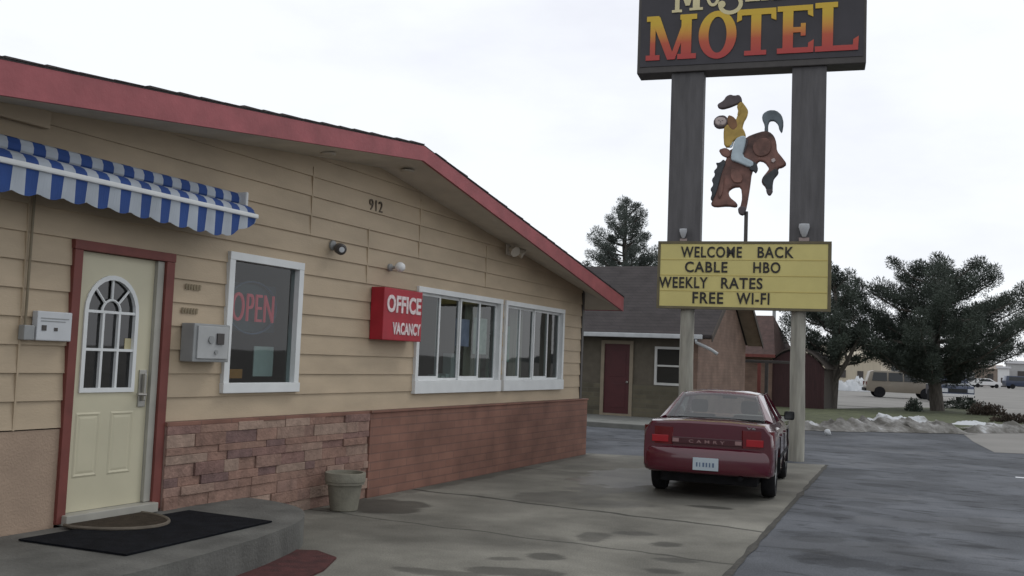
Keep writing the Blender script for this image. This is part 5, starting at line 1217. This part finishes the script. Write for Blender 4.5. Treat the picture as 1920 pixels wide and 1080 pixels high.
def shrub(label, c, rx, ry, rz_, seed, mat, n=900, sz=.09):
    rg = random.Random(seed); vs = []; fs = []
    T = thing('shrub', label, 'shrub', (*c, .1), 0, 'low shrubs on the verge')
    b = MB()
    for k in range(6):
        a = k*1.05; b.tube([(c[0], c[1], .1), (c[0]+rx*.5*math.cos(a), c[1]+ry*.5*math.sin(a), .1+rz_*.8)], [.025, .008], 5)
    b.build('stem', M['bark'], T)
    for _ in range(n):
        v = Vector((rg.gauss(0, 1), rg.gauss(0, 1), abs(rg.gauss(0, 1)))).normalized()*(rg.random()**.4)
        k2 = 1+.35*noise.noise(v*2.2+Vector((seed, 0, 0)))
        p = Vector((v.x*rx*k2, v.y*ry*k2, v.z*rz_*k2)); nn = (v+Vector((rg.uniform(-.6, .6), rg.uniform(-.6, .6), rg.uniform(0, .6)))).normalized()
        s = nn.cross(Vector((rg.uniform(-1, 1), rg.uniform(-1, 1), rg.uniform(-1, 1)))).normalized(); k = len(vs)
        vs += [tuple(p-s*sz*.3), tuple(p+s*sz*.3), tuple(p+nn*sz+s*sz*.15), tuple(p+nn*sz-s*sz*.15)]; fs.append((k, k+1, k+2, k+3))
    me = bpy.data.meshes.new('foliage'); me.from_pydata(vs, [], fs); me.materials.append(mat)
    o = bpy.data.objects.new('foliage', me); COL.objects.link(o); o.parent = T
brn = pm('brown_twigs', (.062, .047, .036), .95, .4, 3)
shrub('low dark green shrub right of the broad pine trunk', (6.0, 51.0), .95, .7, .55, 1, M['needle'])
shrub('low brown bare shrub at the right end of the verge', (6.85, 44.5), .75, .6, .45, 2, brn)
shrub('thin low brown shrub beside the dirty snow at the apron', (7.75, 38.6), 1.0, .5, .28, 3, brn, 700)
shrub('small dark shrub in front of the broad pine trunk', (4.1, 44.5), .3, .3, .5, 4, M['needle'], 500)

# ------------------------------------------------------------------ far vehicles
def side_car(name, label, cat, loc, rz, W_, prof, paint, wheels, wr, glasses, zbelt, taper, lights=(), group=None, detail=()):
    T = thing(name, label, cat, loc, rz, group)
    b = MB(); b.prism([(-W_/2, y, z) for y, z in prof], (W_, 0, 0))
    bmesh.ops.bevel(b.b, geom=b.b.edges[:], offset=.035, segments=2, profile=.6, affect='EDGES', clamp_overlap=True)
    for v in b.b.verts:
        if v.co.z > zbelt: v.co.x *= 1-taper*(v.co.z-zbelt)/.6
    b.build('body', paint, T, local=True, smooth=True, angle=35)
    for gl in glasses:
        for sg in (-1, 1):
            b = MB()
            def xw(z): return (W_/2)*(1-taper*max(0, z-zbelt)/.6)+.006
            b.poly([(sg*xw(z), y, z) for y, z in gl]); b.build('side_window', M['darkglass'], T, local=True)
    for yw in wheels:
        for sg in (-1, 1):
            b = MB(); b.lathe([(wr*.6, -.1), (wr*.95, -.1), (wr, -.05), (wr, .05), (wr*.95, .1), (wr*.6, .1)], (sg*(W_/2-.07), yw, wr), (1, 0, 0), 20); w_ = b.build('wheel', M['black'], T, local=True, smooth=True, angle=40)
            b = MB(); b.lathe([(wr*.6, 0), (wr*.55, .03), (0, .05)], (sg*(W_/2-.02), yw, wr), (sg, 0, 0), 16); b.build('rim', M['grey'], w_, local=True)
    for (nm, x0_, x1_, y0_, y1_, z0_, z1_, mt_) in detail:
        b = MB(); b.box(x0_, x1_, y0_, y1_, z0_, z1_, .01); b.build(nm, M[mt_], T, local=True)
    return T
suv = [(-2.3, .45), (-2.32, .75), (-2.25, 1.10), (-2.05, 1.72), (-1.8, 1.80), (.45, 1.78), (1.15, 1.15), (2.15, 1.02), (2.3, .85), (2.3, .42), (1.9, .35), (-1.95, .38)]
side_car('estate_car', 'beige four wheel drive parked behind the broad pine', 'car', (1.9, 71.8, 0), R(-78), 1.8, suv, M['beige'], (-1.45, 1.45), .37,
    ([(-1.95, 1.12), (-1.0, 1.12), (-1.0, 1.68), (-1.85, 1.68)], [(-.9, 1.12), (.0, 1.12), (.0, 1.68), (-.9, 1.68)], [(.08, 1.12), (1.0, 1.12), (.42, 1.66), (.08, 1.66)]), 1.1, .12,
    detail=(('bumper', -.88, .88, -2.40, -2.28, .42, .62, 'black'), ('tail_light', .62, .86, -2.34, -2.27, .8, 1.05, 'tail'), ('tail_light', -.86, -.62, -2.34, -2.27, .8, 1.05, 'tail')))
pick = [(-2.6, .5), (-2.62, 1.0), (-2.55, 1.08), (-.65, 1.08), (-.55, 1.75), (.55, 1.75), (1.05, 1.14), (2.35, 1.05), (2.45, .9), (2.45, .42), (2.1, .38), (-2.3, .42)]
side_car('pickup_truck', 'dark blue pickup truck with its front beside the pine trunk', 'truck', (5.0, 66.9, 0), R(-168), 1.85, pick, M['bluecar'], (-1.6, 1.6), .38,
    ([(-.45, 1.14), (.0, 1.14), (.0, 1.66), (-.40, 1.66)], [(.08, 1.14), (.92, 1.14), (.50, 1.66), (.08, 1.66)]), 1.1, .14,
    detail=(('grille', -.5, .5, 2.44, 2.48, .66, .88, 'darkglass'), ('headlight', .55, .88, 2.42, 2.47, .66, .88, 'offwhite'), ('headlight', -.88, -.55, 2.42, 2.47, .66, .88, 'offwhite'), ('front_bumper', -.92, .92, 2.42, 2.54, .40, .58, 'chrome'), ('bonnet_snow', -.8, .8, 1.15, 2.2, 1.10, 1.2, 'offwhite')))
van = [(-2.4, .4), (-2.45, 1.2), (-2.3, 1.95), (1.0, 1.95), (1.6, 1.25), (2.4, 1.1), (2.5, .8), (2.5, .4)]
side_car('dark_van', 'dark blue van parked by the pale grey building far right', 'van', (12.9, 168.5, 0), R(-75), 1.9, van, M['bluecar'], (-1.5, 1.6), .36, ([(-2.0, 1.25), (.95, 1.25), (.9, 1.8), (-2.0, 1.8)],), 1.2, .1)
sed = [(-2.2, .35), (-2.25, .85), (-1.4, .95), (-.9, 1.38), (.5, 1.4), (1.2, .95), (2.2, .82), (2.25, .4)]
side_car('white_car', 'small white car far down the pale side road', 'car', (7.9, 167, 0), R(-70), 1.7, sed, M['whitecar'], (-1.35, 1.4), .31, ([(-1.2, .95), (1.0, .95), (.4, 1.3), (-.8, 1.3)],), .9, .2, group='far parked cars')
side_car('dark_car', 'dark grey car far off beside the white one', 'car', (6.0, 177, 0), R(-80), 1.7, sed, M['darkcar'], (-1.35, 1.4), .31, ([(-1.2, .95), (1.0, .95), (.4, 1.3), (-.8, 1.3)],), .9, .2, group='far parked cars')

# ------------------------------------------------------------------ far buildings
def shedlike(name, label, x0_, x1_, y0_, y1_, h, wall, roof, rise=.8, doors=(), axis='x'):
    T = thing(name, label, 'building', ((x0_+x1_)/2, (y0_+y1_)/2, 0))
    b = MB(); b.box(x0_, x1_, y0_, y1_, -.05, h); b.build('wall', wall, T)
    b = MB(); ym = (y0_+y1_)/2; o_ = .3
    b.prism([(x0_-o_, y0_-o_, h+.01), (x0_-o_, ym, h+rise), (x0_-o_, y1_+o_, h+.01)], (x1_-x0_+2*o_, 0, 0)); b.build('roof', roof, T)
    for (nm, a, c, z0_, z1_, mt_) in doors:
        b = MB(); b.box(a, c, y0_-.06, y0_-.003, z0_, z1_); b.build(nm, M[mt_], T)
    return T
shedlike('tan_warehouse', 'tan metal building beyond the snow heap with a dark door', -12, -2.4, 110, 124, 3.2, M['tanmetal'], M['tanmetal'], 1.6, (('door', -4.75, -4.15, .0, 1.75, 'darkmetal'), ('window', -6.6, -5.9, 1.0, 1.8, 'darkmetal')))
shedlike('grey_warehouse', 'pale grey building at the far right edge', 12.4, 34, 214, 232, 4.4, M['greywall'], M['farroof'], .7, (('door', 14, 17, 0, 3, 'darkmetal'),))
shedlike('brown_warehouse', 'long brown building far beyond the broad pine', 1.5, 11.0, 200, 214, 3.1, M['brownfar'], M['brownfar'], .8, (('door', 8.6, 9.6, 0, 2.2, 'darkmetal'), ('door', 4.5, 6.5, 0, 2.4, 'greywall')))
shedlike('white_shed', 'white shed between the brown and the grey far buildings', 10.2, 11.9, 190, 196, 3.2, M['whitecar'], M['farroof'], .4, (('door', 10.6, 11.4, 0, 1.6, 'darkmetal'),))
lump('treeline', None, None, [(-160, 420), (-60, 430), (60, 440), (200, 430)], pm('far_woods', (.10, .105, .105), .95, .3, .05), 6.5, 6, 3, 160, 6)
bpy.data.objects['treeline']['kind'] = 'stuff'
